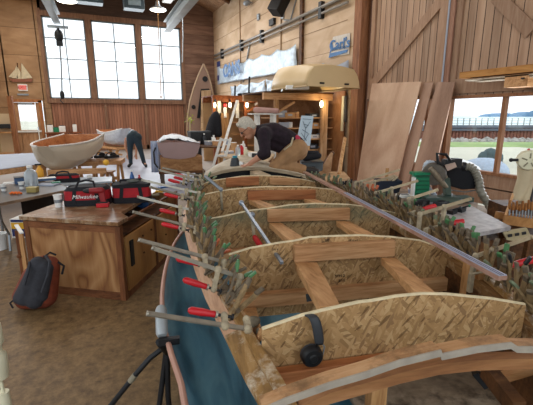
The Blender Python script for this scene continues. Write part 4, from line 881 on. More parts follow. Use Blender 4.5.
# ---- tool bags on the cabinet
zt = .725
def tbag(c, ax, L, D, H, lab, writing=None, open_=False):
    ax = V(ax).normalized(); ay = V((-ax.y, ax.x, 0)); t = thing('tool_bag', lab, 'tool bag', c)
    def p(a, b, z): return V(c)+ax*a+ay*b+V((0, 0, z))
    def shell(s0, s1, z0, z1, g, sag=0):
        B = MB(); rows = []
        for i in range(7):
            f = i/6; z = z0+(z1-z0)*f; s = s0+(s1-s0)*f; row = []
            for k in range(24):
                an = 2*PI*k/24; cx_, sy = math.cos(an), math.sin(an); m = (abs(cx_)**5+abs(sy)**5)**(-1/5)
                row.append(p(L/2*s*cx_*m*g, -D/2*s*sy*m*g, z-(sag*abs(cx_)**2 if i == 6 else 0)))
            rows.append(row)
        B.grid(rows, True, True); B.add(rows[0], [tuple(range(24))]); B.add(rows[-1], [tuple(range(24))]); return B
    mk('bag_body', shell(1, .97, .045, H*.8, 1), REDF, t); mk('bag_base', shell(1.01, 1.01, 0, .06, 1), BLACKF, t)
    mk('bag_top', shell(.98, .8 if not open_ else 1.0, H*.78, H, 1, .02), BLACKF, t)
    for s in (-1, 1):
        B = MB(); B.beam(p(s*L*.27, -D/2-.004, .02), p(s*L*.22, -D/2*.98, H*.85), .035, .006, up=ay); mk('strap', B, BLACKF, t)
    if not open_:
        B = MB(); B.tube([p(-L*.22, -D/2*.9, H*.85), p(-L*.16, -D*.2, H*1.22), p(0, -D*.12, H*1.3), p(L*.16, -D*.2, H*1.22), p(L*.22, -D/2*.9, H*.85)], .011, 6); mk('carry_handle', B, BLACKF, t)
    else:
        B = MB(); B.tube([p(-L*.3, 0, H), p(-L*.28, 0, H*1.1), p(L*.28, 0, H*1.12), p(L*.3, 0, H)], .012, 6); mk('carry_handle', B, BLACKF, t)
    if writing: lettering('lettering', writing, .055, WHITE, frame(p(-.005, -D/2-.006, H*.5), ax, (0, 0, 1)), t, .002, .35, 1)
    return t, p
ax = V((.96, -.22, 0))
tbag(at_z(85, 206, zt)+V((.04, .1, 0)), ax, .43, .24, .19, 'red and black tool bag with white script on its side, on the workbench', 'Milwaukee')
t, p = tbag(at_z(128, 203.5, zt)+V((.06, .12, 0)), (.97, -.18, 0), .38, .26, .2, 'open red and black tool tote at the right end of the workbench top', None, True)
B = MB(); B.ball(p(.02, .0, .21), (.07, .05, .02)); mk('glove_bundle', B, plain('work_glove', '5c5f5a', .9, 0, .2, 30), t)
# third bag behind
b3 = None; 
# drill
c = at_z(103, 207, zt); t = thing('cordless_drill', 'red and black cordless drill standing between the two tool bags', 'drill', c)
d_ = V((-.95, .2, 0)).normalized()
B = MB(); B.capsule(c+V((.0, 0, .165)), c+d_*.1+V((0, 0, .165)), .03, .027); B.beam(c+V((0, 0, .15)), c-d_*.01+V((0, 0, .04)), .035, .045, up=d_); mk('drill_body', B, plain('dull_red', '8e1f24', .45), t)
B = MB(); B.tube([c+d_*.1+V((0, 0, .165)), c+d_*.13+V((0, 0, .165)), c+d_*.165+V((0, 0, .165))], [.026, .024, .013], 12); mk('chuck', B, BLACK, t)
B = MB(); B.box(c+V((0, 0, .022)), (.115, .07, .044), RZ(-.2)); mk('battery', B, REDP, t, bevel=.008)
B = MB(); B.box(c+V((0, 0, .05)), (.1, .06, .012), RZ(-.2)); mk('battery_foot', B, BLACK, t)
# ---- generic small containers
def bottle(c, r, h, m, cap=None, neck=.4):
    B = MB(); B.lathe([(r*.9, 0), (r, h*.03), (r, h*.6), (r*.85, h*.7), (r*neck, h*.84), (r*neck, h*.93)], c, n=16); return B
def item(kind, px, py, z, size, mat, name, lab, cat, grp=None, capm=WHITE, d=None, rot=0.):
    c = at_z(px, py, z) if d is None else at_d(px, py, d)
    t = thing(name, lab, cat, c, 0, grp); r, h = size[0], size[1]
    if kind == 'bottle':
        mk('bottle_body', bottle(c, r, h, mat), mat, t); B = MB(); B.lathe([(r*.45, h*.92), (r*.45, h), (r*.4, h*1.01)], c, n=12); mk('cap', B, capm, t)
    elif kind == 'spray':
        mk('bottle_body', bottle(c, r, h, mat), mat, t); B = MB(); B.beam(c+V((-r*1.1, 0, h*.98)), c+V((r*.6, 0, h*.98)), .02, h*.1); B.lathe([(r*.4, h*.85), (r*.3, h*.95)], c, n=10); mk('trigger_head', B, capm, t)
    elif kind == 'cup':
        B = MB(); B.lathe([(r*.75, 0), (r*.98, h*.95), (r*1.06, h*.96), (r*1.06, h), (r*.92, h), (r*.7, h*.05), (.001, h*.05)], c, n=16); mk('cup_body', B, mat, t)
        B = MB(); B.lathe([(r*.9, h*.38), (r*.95, h*.62)], c, n=16); mk('scale_band', B, capm, t, solid=.001)
    elif kind == 'can':
        B = MB(); B.lathe([(r, 0), (r, h)], c, n=16); mk('can_body', B, mat, t); B = MB(); B.lathe([(r*1.03, h), (r*1.03, h*1.04), (r*.9, h*1.05), (.001, h*1.03)], c, n=16); mk('lid', B, capm, t)
    elif kind == 'box':
        s3 = size if len(size) == 3 else (r, r, h); B = MB(); B.box(c+V((0, 0, s3[2]/2)), s3, RZ(rot)); mk('box_body', B, mat, t, bevel=min(s3)*.06)
        B = MB(); B.box(c+V((0, 0, s3[2]*1.0)), (s3[0]*1.02, s3[1]*1.02, s3[2]*.12), RZ(rot)); mk('lid', B, capm, t)
    elif kind == 'bucket':
        B = MB(); B.lathe([(r*.8, 0), (r, h), (r*1.07, h), (r*1.07, h*.93), (r*.97, h*.93), (r*.95, h*.99), (r*.76, h*.03), (.001, h*.03)], c, n=20); mk('bucket_body', B, mat, t)
        B = MB(); B.tube([c+V((r*math.cos(a), r*math.sin(a)*.5, h*.95-.0-abs(math.sin(a))*h*.2)) for a in [i*PI/8 for i in range(9)]], .004, 5); mk('bail', B, GREY, t)
    elif kind == 'roll':
        B = MB(); B.lathe([(r*.4, 0), (r, 0), (r, h), (r*.4, h), (r*.4, 0)], c, n=16); mk('roll_body', B, mat, t)
    return t
# ---- folding table on the left
zt2 = .74; tp = [at_z(-14, 206, zt2), at_z(70, 189, zt2), at_z(50, 179, zt2), at_z(-14, 188, zt2)]
t = thing('folding_table', 'dark folding table crowded with bottles and cups at the left edge', 'table', V(((tp[0].x+tp[2].x)/2, (tp[0].y+tp[2].y)/2, 0)))
B = MB(); B.prism(tp, (0, 0, -.03)); mk('table_top', B, plain('dark_tabletop', '33343a', .35, 0, .25, 6), t, bevel=.004)
B = MB(); [B.beam(tp[i], tp[(i+1) % 4], .012, .03, top=True) for i in range(4)]; mk('table_rim', B, wood('table_edge', '5b4a3c', '7b6754', '93806b', (3, 3, 3)), t)
def on_floor(px, py): return at_z(px, py, 0)
f1 = on_floor(10.5, 251)
B = MB(); B.tube([at_z(-3, 205, .71), at_z(2, 222, .5), at_z(9, 234, .2), f1+V((0, 0, .0))], .014, 8); mk('leg', B, GREY, t)
B = MB(); B.tube([at_z(62, 189, .71), at_z(62, 189, .71)*1.0-V((0, 0, .71))], .014, 8); mk('leg', B, GREY, t)
B = MB(); B.tube([tp[2]*1-V((.05, .05, .03)), tp[2]-V((.05, .05, zt2))], .014, 8); mk('leg', B, GREY, t)
B = MB(); B.tube([tp[3]*1-V((-.1, .0, .03)), tp[3]-V((-.1, 0, zt2))], .014, 8); mk('leg', B, GREY, t)
B = MB(); q0 = at_z(20, 197, .7); q1 = at_z(54, 190, .7); dn = V((0, 0, -.3)); B.prism([q0, q1, q1+dn*1., q0+dn*.85], camy*.3); one('black_tote', 'black plastic tote hanging below the dark folding table', 'tote', B, BLACK, origin=(q0+q1)/2+dn) if 0 else one('black_tote', 'black plastic tote standing under the dark folding table', 'tote', MB().prism([V((q0.x, q0.y, .0)), V((q1.x, q1.y, .0)), V((q1.x, q1.y, .69)), V((q0.x, q0.y, .69))], camy*.3), BLACK)
item('bottle', 32, 186, zt2, (.075, .25), GLASSB, 'plastic_jug', 'large clear plastic jug on the dark folding table', 'jug')
item('spray', 41, 180.5, zt2, (.045, .22), plain('orange_liquid', 'e0a030', .3, 0, .05, 8), 'spray_bottle', 'yellow orange spray bottle right behind the clear jug', 'bottle', capm=BLACK)
item('cup', 22, 189, zt2, (.032, .085), WHITE, 'paper_cup', 'white cup between clear jug and left picture edge', 'cup', 'white cups', capm=GREY)
item('cup', 4, 191, zt2, (.032, .08), WHITE, 'paper_cup', 'white cup at the left edge of the picture', 'cup', 'white cups', capm=GREY)
item('cup', 59, 207, .725, (.04, .125), WHITE, 'paper_cup', 'tall white cup on the workbench beside the lettered tool bag', 'cup', 'white cups', capm=GREY)
item('cup', 90, 182, .66, (.035, .1), WHITE, 'paper_cup', 'white cup behind the lettered tool bag', 'cup', 'white cups', capm=GREY)
item('box', 33, 192, zt2, (.11, .07, .055), plain('olive_box', 'a08e54', .6), 'small_box', 'small olive yellow box in front of the clear jug', 'box', capm=plain('olive_lid', 'b5a468', .6), rot=-.4)
c = at_z(16, 194.5, zt2); B = MB()
for k in range(7): B.ball(c+camx*(.018*(k-3))+V((0, 0, .014+.008*(k % 2))), (.017, .02, .013), n=8, m=6)
one('orange_rag', 'crumpled orange rag on the front edge of the dark table', 'rag', B, plain('orange_cloth', 'dc6a2c', .8, 0, .15, 30))
for k, (px, py, w, m, nm, lab) in enumerate(((48, 185, .24, PAPER, 'paper_stack', 'loose white papers on the dark table right of the jug'), (9, 183.5, .12, WHITE, 'white_tray', 'small white tray on the far side of the dark table'), (56, 184, .1, GREENP, 'green_scraper', 'small green scraper lying on the papers at the table end'))):
    c = at_z(px, py, zt2); B = MB(); B.box(c+V((0, 0, .008+.012*(k == 2))), (w, w*.6, .016), RZ(-.5+.4*k)); one(nm, lab, 'paper' if k == 0 else 'tray' if k == 1 else 'tool', B, m)
# blue bin behind the jug
item('box', 22, 183, .7, (.16, .14, .08), plain('slate_blue', '3f587a', .5), 'blue_bin', 'blue bin just beyond the dark folding table, behind the cups', 'bin', capm=DGREY, d=4.95, rot=.2)
item('box', 47, 180, .7, (.2, .12, .03), plain('slate_blue_cloth', '486489', .7), 'blue_bag', 'blue folded cloth beyond the papers on the dark table', 'cloth', capm=WHITE, d=5.0, rot=.2)
# red bag on a second bench behind
sbn = [at_z(46, 186, .66), at_z(112, 181, .66), at_z(112, 176.5, .66), at_z(55, 178, .66)]
t = thing('side_table', 'low table with pale top just behind the red tool bags', 'table', V(((sbn[0].x+sbn[2].x)/2, (sbn[0].y+sbn[2].y)/2, 0)))
B = MB(); B.prism(sbn, (0, 0, -.025)); mk('table_top', B, plain('pale_tabletop', 'a9b4bd', .4, 0, .1, 4), t)
for q in sbn: B = MB(); c = (sbn[0]+sbn[2])/2; q = q.lerp(c, .12); B.tube([q-V((0, 0, .025)), V((q.x, q.y, 0))], .015, 6); mk('leg', B, GREY, t)
tbag(at_z(64, 182.5, .66)+V((0, .05, 0)), (.97, -.1, 0), .42, .15, .12, 'flat red tool bag lying on the low table behind the lettered one')
# floor box with yellow and blue print, white bucket
c = at_z(19, 238, 0); c = V((c.x, c.y, 0)); pA, pB = at_d(10.5, 226, c.dot(camy)), at_d(29, 221, c.dot(camy)); 
t = thing('floor_box', 'white box with yellow and navy print standing on the floor under the table', 'box', c)
h = .22; ce = (pA+pB)/2; ex = (pB-pA); ex.z = 0; w = ex.length; ex.normalize(); ey = V((-ex.y, ex.x, 0)); Rb = Matrix((ex, ey, V((0, 0, 1)))).transposed(); b0 = V((ce.x, ce.y, 0)); 
B = MB(); B.box(b0+ey*.12+V((0, 0, h/2+.02)), (w, .24, h+.04), Rb); mk('carton', B, WHITE, t)
B = MB(); B.box(b0-ey*.003+V((0, 0, .075)), (w*.9, .006, .1), Rb); B.box(b0-ey*.003+V((0, 0, .237)), (w*.9, .006, .03), Rb); mk('navy_print', B, NAVY, t)
B = MB(); B.box(b0-ey*.003+V((0, 0, .17)), (w*.9, .006, .085), Rb); mk('yellow_print', B, YEL, t)
item('bucket', 1, 249, 0, (.09, .2), WHITE, 'white_bucket', 'white bucket on the floor at the left edge below the table', 'bucket')
# ribbed cream thing at the lower left edge
c = at_d(-1, 372, 1.62); t = thing('stool_leg_post', 'ribbed cream plastic stool post at the lower left picture edge', 'stool', V((c.x-.02, c.y, 0)))
pz = [at_d(-2, y, 1.62) for y in (320, 345, 350, 372)]; cc = V((pz[0].x-.028, pz[0].y, 0)); z3, z2, z1, z0 = [p.z for p in pz]
B = MB(); B.lathe([(.008, .05), (.008, z0-.04), (.034, z0-.02), (.04, z0+.03), (.04, z1-.02), (.026, z1), (.026, z2), (.038, z2+.02), (.036, z3-.02), (.02, z3)], cc, n=20); mk('ribbed_post', B, CREAM, t)
B = MB(); B.lathe([(.13, 0), (.13, .03), (.03, .06), (.025, max(z0-.1, .1))], cc, n=20); mk('base', B, CREAM, t)
# ---- far left tables with white paper
tw = [at_z(-30, 173, .72), at_z(46, 163, .72), at_z(41, 152.5, .72), at_z(-30, 156, .72)]
t = thing('papered_table', 'wide low table covered in white paper before the glazed door', 'table', V(((tw[0].x+tw[2].x)/2, (tw[0].y+tw[2].y)/2, 0)))
B = MB(); B.prism(tw, (0, 0, -.012)); mk('paper_cover', B, PAPER, t)
B = MB(); B.prism([q-V((0, 0, .012)) for q in tw], (0, 0, -.09)); mk('table_frame', B, FIRX, t)
for q in tw: c = (tw[0]+tw[2])/2; q = q.lerp(c, .08); B = MB(); B.beam(q-V((0, 0, .1)), V((q.x, q.y, 0)), .07, .07, up=(1, 0, 0)); mk('leg', B, FIRZ, t)
def bench(name, lab, A, Bp, z, w, legs=True, cat='trestle', hgt=.09):
    A, Bp = at_z(*A, z), at_z(*Bp, z); t = thing(name, lab, cat, V(((A.x+Bp.x)/2, (A.y+Bp.y)/2, 0)))
    d = (Bp-A).normalized(); s = V((d.y, -d.x, 0)); B = MB(); B.beam(A, Bp, w, hgt, top=True); mk('top_rail', B, FIRX, t)
    for q in (A+d*.08, Bp-d*.08):
        for k in (-1, 1): B = MB(); B.beam(q+s*k*w*.3-V((0, 0, hgt)), V((q.x, q.y, 0))+s*k*(w*.5+.12), .09, .045, up=d); mk('leg', B, FIRZ, t)
    B = MB(); B.beam(A+d*.1-V((0, 0, z*.6)), Bp-d*.1-V((0, 0, z*.6)), .03, .07); mk('stretcher', B, FIRX, t); return t
bench('sawhorse', 'fir sawhorse under the bow of the tan skiff', (48, 170), (106, 168), .66, .12)
bench('sawhorse', 'fir sawhorse with tools on top, right of the tan skiff', (72, 160), (123, 159), .68, .5)
bench('sawhorse', 'short fir sawhorse under the stern of the tan skiff', (52, 162), (98, 161), .7, .12)
bench('step_stool', 'small fir step stool under the right end of the long sawhorse', (101, 171), (113, 171), .42, .3, cat='stool', hgt=.03)
# tools on the second sawhorse
for k, (px, w, lab) in enumerate(((88, .2, 'black router lying on the fir sawhorse, leftmost tool'), (101, .26, 'black power plane at the middle of the tool-covered sawhorse'), (112, .3, 'black jigsaw at the right end of the tool-covered sawhorse'))):
    c = at_z(px, 158.5, .685); t = thing('power_tool', lab, 'power tool', c, 0, None); B = MB(); B.box(c+V((0, 0, .04)), (w, .12, .06), RZ(.3*k)); B.ball(c+V((.03, 0, .08)), (.07, .05, .05)); mk('tool_body', B, BLACK, t, bevel=.01)
    B = MB(); B.tube([c+V((-w*.4, 0, .07)), c+V((-w*.2, 0, .13)), c+V((w*.15, 0, .12)), c+V((w*.35, 0, .06))], .013, 6); mk('handle', B, DGREY, t)
c = at_z(106, 165.5, .42); 
B = MB(); B.ball(at_d(106, 162.5, 6.9), .055); t = one('yellow_ball', 'small yellow ball-shaped knob on the sawhorse edge', 'knob', B, YEL)
# pale plastic sheet on the floor
B = MB(); B.prism([at_z(*p, .006) for p in [(40, 186), (60, 172), (118, 158), (170, 160), (205, 172), (205, 192), (150, 200), (90, 196)]], (0, 0, -.004)); one('plastic_sheet', 'pale bluish plastic sheeting spread over the floor beyond the workbench', 'sheet', B, plain('pale_plastic_sheet', '9da3b2', .35, 0, .12, 1.2))
# floor stuff
item('bottle', 140, 186, 0, (.05, .26), REDP, 'squeeze_bottle', 'red-capped bottle on the plastic sheet left of the boxed boat', 'bottle', capm=REDP)
item('bottle', 133, 190, .726, (.028, .24), BLUE, 'squeeze_bottle', 'blue bottle behind the open tool tote', 'bottle', capm=WHITE)
# ---- boats
def skiff(name, lab, stern, bow, beam, depth, mat, inner, rimm, bowf=0., z_keel=0, flip=False, rocker=.1, sheer=.12, cat='boat', flare=.62, transom_in=True, slots=False, full=.55, seats=True, strakes=False, tilt=False, rake=.1):
    stern, bow = V(stern), V(bow); d = bow-stern; d.z = 0; L = d.length; d.normalize(); s = V((d.y, -d.x, 0)); zz = stern.z; up = -1 if flip else 1
    t = thing(name, lab, cat, V(((stern.x+bow.x)/2, (stern.y+bow.y)/2, min(zz, zz-depth*up))))
    rise = bow.z-stern.z if tilt else 0
    def sec(a, k, ins=0):
        hb = beam/2*(full+(1-full)*math.sin(PI*min(1, (a*1.15+.0))*.5+0) if a < .45 else 1)
        prof = [(0, full+.25), (.25, .93), (.45, 1.), (.65, .93), (.82, .68+.2*bowf), (.93, .36+.5*bowf), (1., .03+.8*bowf)] 
        hb = beam/2*cubic(prof, a)-ins; zs = sheer*(2*a-1)**2*(1.25 if a > .5 else .5)+rise*a*up
        ke = rise*a*up+-depth+rocker*(2*a-1)**2+(depth*.25*max(0, (a-.75)/.25)**2)
        stepin = (L*rake*max(0, (a-.7)/.3))   # raked bow
        row = []
        for f, g in ((1, 0), (.97, .3), (.88, .62), (flare, .88), (.3, .97), (0, 1)):
            row.append((f*hb, zs+(ke-zs)*g+(ins if g > .6 else 0), -stepin*g))
        row = row+[(-x, z, q) for x, z, q in row[-2::-1]]
        return [stern+d*(a*L+q)+s*x+V((0, 0, z*up)) for x, z, q in row]
    n = 16; rows = [sec(i/n, 0) for i in range(n+1)]
    B = MB(); B.grid(rows, True); mk('hull', B, mat, t, solid=.012, sharp=.35)
    if inner:
        rin = [sec(.01+.98*i/n, 0, .016) for i in range(n+1)]; B = MB(); B.grid([[q+V((0, 0, .0)) for q in r[0:]] for r in rin]); mk('inner_lining', B, inner, t)
    B = MB(); B.prism(rows[0], d*.02); mk('transom', B, inner if (inner and transom_in) else mat, t)
    if bowf > 0: B = MB(); B.prism(rows[-1], -d*.02); mk('bow_transom', B, mat, t)
    for j in (0, -1): B = MB(); B.tube([r[j] for r in rows], .018, 6); mk('gunwale', B, rimm, t)
    if seats and not flip:
        for a in (.15, .5): r = sec(a, 0, .03); r2 = sec(a+.1, 0, .03); B = MB(); B.prism([r[2], r[-3], r2[-3], r2[2]], (0, 0, .02)); mk('thwart', B, inner or mat, t)
    if strakes:
        for j in (1, 2, 3, -2, -3, -4): B = MB(); B.tube([r[j]+V((0, 0, .002*up)) for r in rows], .007, 5); mk('strake_edge', B, mat, t)
    if slots:
        for k in (-1, 1):
            q = stern+s*k*beam*.22+V((0, 0, .06*-1*up))-d*.012; B = MB(); Rm = Matrix((s, d, V((0, 0, 1)))).transposed(); B.box(V((q.x, q.y, zz+.07)), (.11, .02, .035), Rm); mk('slot', B, BLACK, t)
    return t
TANB = plain('tan_painted_hull', 'c2b49f', .45, 0, .05, 2); ORIN = wood('varnished_orange_inside', '9a5c34', 'b87a4c', 'cc9160', (2, 8, 8), rough=.35)
skiff('skiff', 'tan painted skiff with varnished orange stern, resting on sawhorses', at_d(84, 134.5, 8.3), at_d(43, 148, 6.4), .96, .5, TANB, ORIN, plain('white_gunwale', 'cfcac2', .5), .22, rake=.13, seats=True, tilt=True, sheer=.02, flare=.5, full=.6)
skiff('pram', 'small whitish pram with orange inside far back by the cedar wall', at_d(107, 131, 15.5), at_d(126, 132.5, 13.9), .95, .48, plain('white_grey_hull', 'bfc3cb', .45), ORIN, WHITE, .3)
t = bench('sawhorse', 'dark low stand under the small pram by the cedar wall', (103, 145.5), (123, 147.5), .45, .5, hgt=.06)
PINK = plain('pinkish_hull', 'a58a86', .45, 0, .06, 3)
st = at_d(179, 145, 8.9)
skiff('skiff', 'pinkish brown skiff seen from its transom, tarp heaped on top, on a crate', st, st+V((.35, 2.3, 0)), .95, .42, PINK, None, plain('pink_rim', 'b9a29c', .5), .0, full=.75, flare=.75)
rr = random.Random(3)
B = MB(); rows = []
for i in range(13):
    row = []
    for j in range(15):
        a, b = i/12, j/14; c = st+V((.35, 2.3, 0)).normalized()*(a*1.9)+camx*((b-.5)*.98*(1-.2*a)); row.append(c+V((0, 0, .03+.12*math.sin(b*PI)**.6*(.6+.4*math.sin(a*7+b*5))+rr.uniform(0, .03))))
    rows.append(row)
B.grid(rows); one('tarpaulin', 'crumpled white tarpaulin heaped over the pinkish skiff', 'tarpaulin', B, plain('white_tarp', 'c3c8ce', .6, 0, .08, 4), solid=.008)
# crate under it
zb_ = st.z-.42
cst = V((st.x+.12, st.y+.5, 0)); Rr = RZ(-.15)
t = thing('boat_crate', 'brown plywood cradle on dark legs under the pinkish skiff', 'crate', cst)
B = MB(); B.box(cst+V((0, 0, zb_-.02)), (.95, 1.0, .34), Rr); mk('cradle_box', B, wood('crate_ply', '7d5431', 'a0744a', 'b58a5d', (3, 3, 8)), t)
B = MB(); B.box(cst+V((0, 0, zb_-.21)), (1.05, 1.1, .05), Rr); mk('base_rail', B, DARKW, t)
for a in (-1, 1):
    for b in (-1, 1): B = MB(); B.box(cst+Rr@V((a*.45, b*.48, (zb_-.23)/2)), (.09, .09, zb_-.23), Rr); mk('leg', B, wood('grey_old_post', '3b332c', '574b40', '6e6154', (8, 8, 2)), t)
B = MB(); rows = []
for i in range(9):
    row = []
    for j in range(10): a, b = i/8, j/9; q = at_d(150.5+10*b, 141+a*32, 9.3); row.append(q+camy*(.04*math.sin(b*14)+.1*a))
    rows.append(row)
B.grid(rows); one('dust_sheet', 'pale bluish dust sheet hanging left of the boxed pinkish skiff', 'sheet', B, plain('bluish_cloth', 'b9c6dc', .7, 0, .05, 4), solid=.006)
a = at_d(156, 152, 8.6); B = MB(); B.tube([a+camx*(-.0)+V((0, 0, .1)), a-camx*.05, a-camx*.05-V((0, 0, .25)), a-V((0, 0, .35))+camx*.02], .018, 6); one('coiled_hose', 'dark curved hose hanging left of the plywood cradle', 'hose', B, BLACK)
B = MB(); c = at_d(178, 131, 8.9)
# shelf items at the back wall behind the tan skiff
c = at_z(60, 147, .0); t = thing('back_cabinet', 'low cedar cabinet against the back wall behind the tan skiff', 'cabinet', V((at_y(58, 140, BY-.5).x, BY-.45, 0)))
x0, x1 = at_y(47, 138, BY-.5).x, at_y(70, 138, BY-.5).x; B = MB(); B.box(((x0+x1)/2, BY-.4, .42), (x1-x0, .6, .84)); mk('carcass', B, REDW, t); B = MB(); B.box(((x0+x1)/2, BY-.42, .86), (x1-x0+.1, .68, .04)); mk('cabinet_top', B, REDX, t)
for k, (px, m, s, lab) in enumerate(((51, WHITE, (.22, .2, .3), 'white box on the low cabinet at the back wall, leftmost'), (57, GREENP, (.22, .2, .2), 'green box among white ones on the back wall cabinet'), (63, WHITE, (.25, .2, .26), 'white box right of the green one on the back wall cabinet'), (75.5, WHITE, (.16, .12, .32), 'white jug standing alone right of the back wall boxes'))):
    c = at_y(px, 135, BY-.45); z_ = .88 if k < 3 else .88; B = MB()
    item('box', 0, 0, 0, s, m, 'storage_box', lab, 'box', d=None) if 0 else None
    tt = thing('storage_box', lab, 'box', (c.x, c.y, z_)); B.box((c.x, c.y, z_+s[2]/2), s); mk('box_body', B, m, tt, bevel=.02); B = MB(); B.box((c.x, c.y, z_+s[2]), (s[0]*.6, s[1]*.6, .05)); mk('lid', B, DGREY, tt)
# small stand for the last one
x0 = at_y(75.5, 135, BY-.45).x; B = MB(); B.box((x0, BY-.45, .86), (.5, .5, .04)); B.box((x0, BY-.45, .42), (.1, .1, .84)); one('jug_stand', 'small cedar stand carrying the white jug at the back wall', 'stand', B, REDW)
# left edge: orange post, shelf
D1 = 15.
pa = at_d(13, 120, D1); t = thing('shelf_unit', 'orange wooden shelf post unit at the far left beside the glazed door', 'shelf', V((pa.x, pa.y, 0)))
B = MB(); B.box((pa.x, pa.y, 1.15), (.16, .16, 2.3), RZ(-.2)); mk('post', B, POSTW, t)
pb_ = at_d(4, 120, D1); B = MB()
for z in (.15, .95): B.box((pb_.x, pb_.y, z), (.5, .4, .05), RZ(-.2))
mk('shelf', B, FIRX, t); B = MB(); B.box((pb_.x-.02, pb_.y+.2, .9), (.5, .03, 1.5), RZ(-.2)); mk('back_board', B, plain('pale_board', 'cdb89a', .6, 0, .06, 3), t)
item('box', 4.5, 128.5, .98, (.42, .25, .16), BLACK, 'camera_case', 'black case on the shelf at the far left edge', 'case', d=D1, capm=DGREY)
item('box', 9, 134, .98, (.14, .2, .3), REDP, 'red_can', 'dark red can hanging at the far left shelf post', 'can', d=14.8, capm=REDF) if 0 else None
# ---- canoe leaning in the room corner
CY = BY-.35
def kc(px, py, off=0): return at_y(px, py, CY+off)
OUT = [(203.5, 64), (207.5, 72), (211, 84), (214, 98), (215.5, 112), (215, 126), (212, 140), (209, 152), (197, 154), (190, 148), (187, 132), (187.5, 116), (190, 101), (194, 87), (198.5, 75)]
t = thing('upended_canoe', 'slender brown decked canoe standing upright in the far room corner', 'canoe', kc(200, 153))
P = [kc(*p) for p in OUT]; cen = sum(P, V((0, 0, 0)))/len(P)
B = MB(); rows = [P, [p.lerp(cen, .18)+V((0, .2, 0)) for p in P], [p.lerp(cen, .55)+V((0, .31, 0)) for p in P]]; B.grid(rows, True, True); B.add([r+V((0, 0, 0)) for r in rows[2]], [tuple(range(len(P)))]); mk('hull', B, plain('canoe_hull', '8f7560', .5), t)
B = MB(); B.prism([p.lerp(cen, .04)+V((0, -.01, 0)) for p in P], (0, .02, 0)); mk('deck', B, plain('canoe_deck', '94796a', .5, 0, .1, 2), t)
B = MB(); B.tube(P+[P[0]], .045, 6); mk('gunwale', B, plain('canoe_gunwale', 'b39a80', .5), t)
for (px, py, r) in ((205, 79, .13), (193.5, 107, .1)): c = kc(px, py, -.04); B = MB(); B.lathe([(r, 0), (r, .03), (.001, .035)], c, Matrix.Rotation(PI/2, 3, 'X'), 16); mk('hatch', B, BLACK, t)
P2 = [kc(*p, -.05) for p in [(201, 89), (209, 88.5), (211, 92), (211, 96), (205, 96), (200, 118), (197, 118)]]; B = MB(); B.prism(P2, (0, .03, 0)); mk('cockpit_rim', B, BLACK, t)
P2 = [kc(*p, -.25) for p in [(201.5, 90.5), (211, 90), (211.5, 153), (200.5, 153)]]; B = MB(); B.prism(P2, (0, .04, 0)); one('plywood_offcuts', 'pale plywood strips leaning against the upright canoe', 'board', B, boards('pale_strips', 'a98a66', 'c0a27e', 'cfb390', 2, .3, 0, '8d7152', .04))
# ---- rack B (far), along the room's width at Y = 12.2
def pz_(px, py, Y): return at_y(px, py, Y)
YB = 12.2
t = thing('storage_rack', 'far timber storage rack with hanging lamps behind the kneeling man', 'rack', V((4.7, YB+.5, 0)))
b0, b1 = pz_(212, 99, YB), pz_(268, 99, YB); zB = b0.z; B = MB(); B.box(((b0.x+b1.x)/2, YB, zB), (b1.x-b0.x, .12, .17)); mk('top_beam', B, REDX, t); B = MB(); B.box(((b0.x+b1.x)/2, YB+1.1, zB), (b1.x-b0.x, .12, .17)); mk('top_beam', B, REDX, t)
B = MB(); B.box(((b0.x+b1.x)/2, YB+.6, zB+.1), (b1.x-b0.x, 1.4, .03)); mk('loft_board', B, REDX, t)
for px in (214.5, 245.5, 260): p = pz_(px, 120, YB); B = MB(); B.box((p.x, YB+.02, zB/2), (.1, .1, zB)); mk('post', B, REDW, t)
p = pz_(247, 112, YB); q = pz_(262, 103, YB); B = MB(); B.beam(p, q, .06, .1, up=(0, 1, 0)); mk('brace', B, REDX, t)
for z in (.55, .95, 1.35, 1.75): B = MB(); B.box((b0.x+(b1.x-b0.x)*.75, YB+.7, z), ((b1.x-b0.x)*.5, .6, .03)); mk('shelf', B, FIRX, t)
B = MB(); B.box(((b0.x+b1.x)/2, YB+1.15, zB/2), (b1.x-b0.x, .02, zB)); mk('back_board', B, plain('warm_back_board', 'b08e66', .6, 0, .15, 3), t)
WS = plain('white_strip', 'd5d3cc', .5)
for k, px in enumerate((215, 230, 247)):
    c = pz_(px, 105, YB-.12); l = thing('caged_lamp', ['glowing lamp under the far rack beam, leftmost of three', 'glowing lamp under the far rack beam, middle of three', 'glowing lamp under the far rack beam, right above the white-haired head'][k], 'lamp', c+V((0, 0, -.1)), 0, 'glowing lamps under the far rack')
    B = MB(); B.ball(c, (.05, .05, .09), n=10, m=8); mk('bulb', B, LAMPM, l); B = MB(); B.tube([c+V((0, 0, .08)), c+V((0, 0, .17))], .03, 8); mk('socket', B, BLACK, l)
    pl = bpy.data.lights.new('lamp_glow', 'POINT'); pl.energy = 14; pl.color = (1, .78, .45); pl.shadow_soft_size = .08; po = bpy.data.objects.new('lamp_glow', pl); C.objects.link(po); po.location = c+V((0, -.12, -.02)); pl.energy = 5
p = pz_(225, 108, YB-.1); t = thing('spray_can', 'white bottle with a red cap on the far rack panel, between two lamps', 'bottle', p-V((0, 0, .3))); B = MB(); B.lathe([(.05, -.3), (.05, 0), (.03, .04)], p, n=12); mk('can_body', B, WHITE, t); B = MB(); B.lathe([(.05, .03), (.06, .12), (.02, .15)], p, n=12); mk('cap', B, REDP, t)
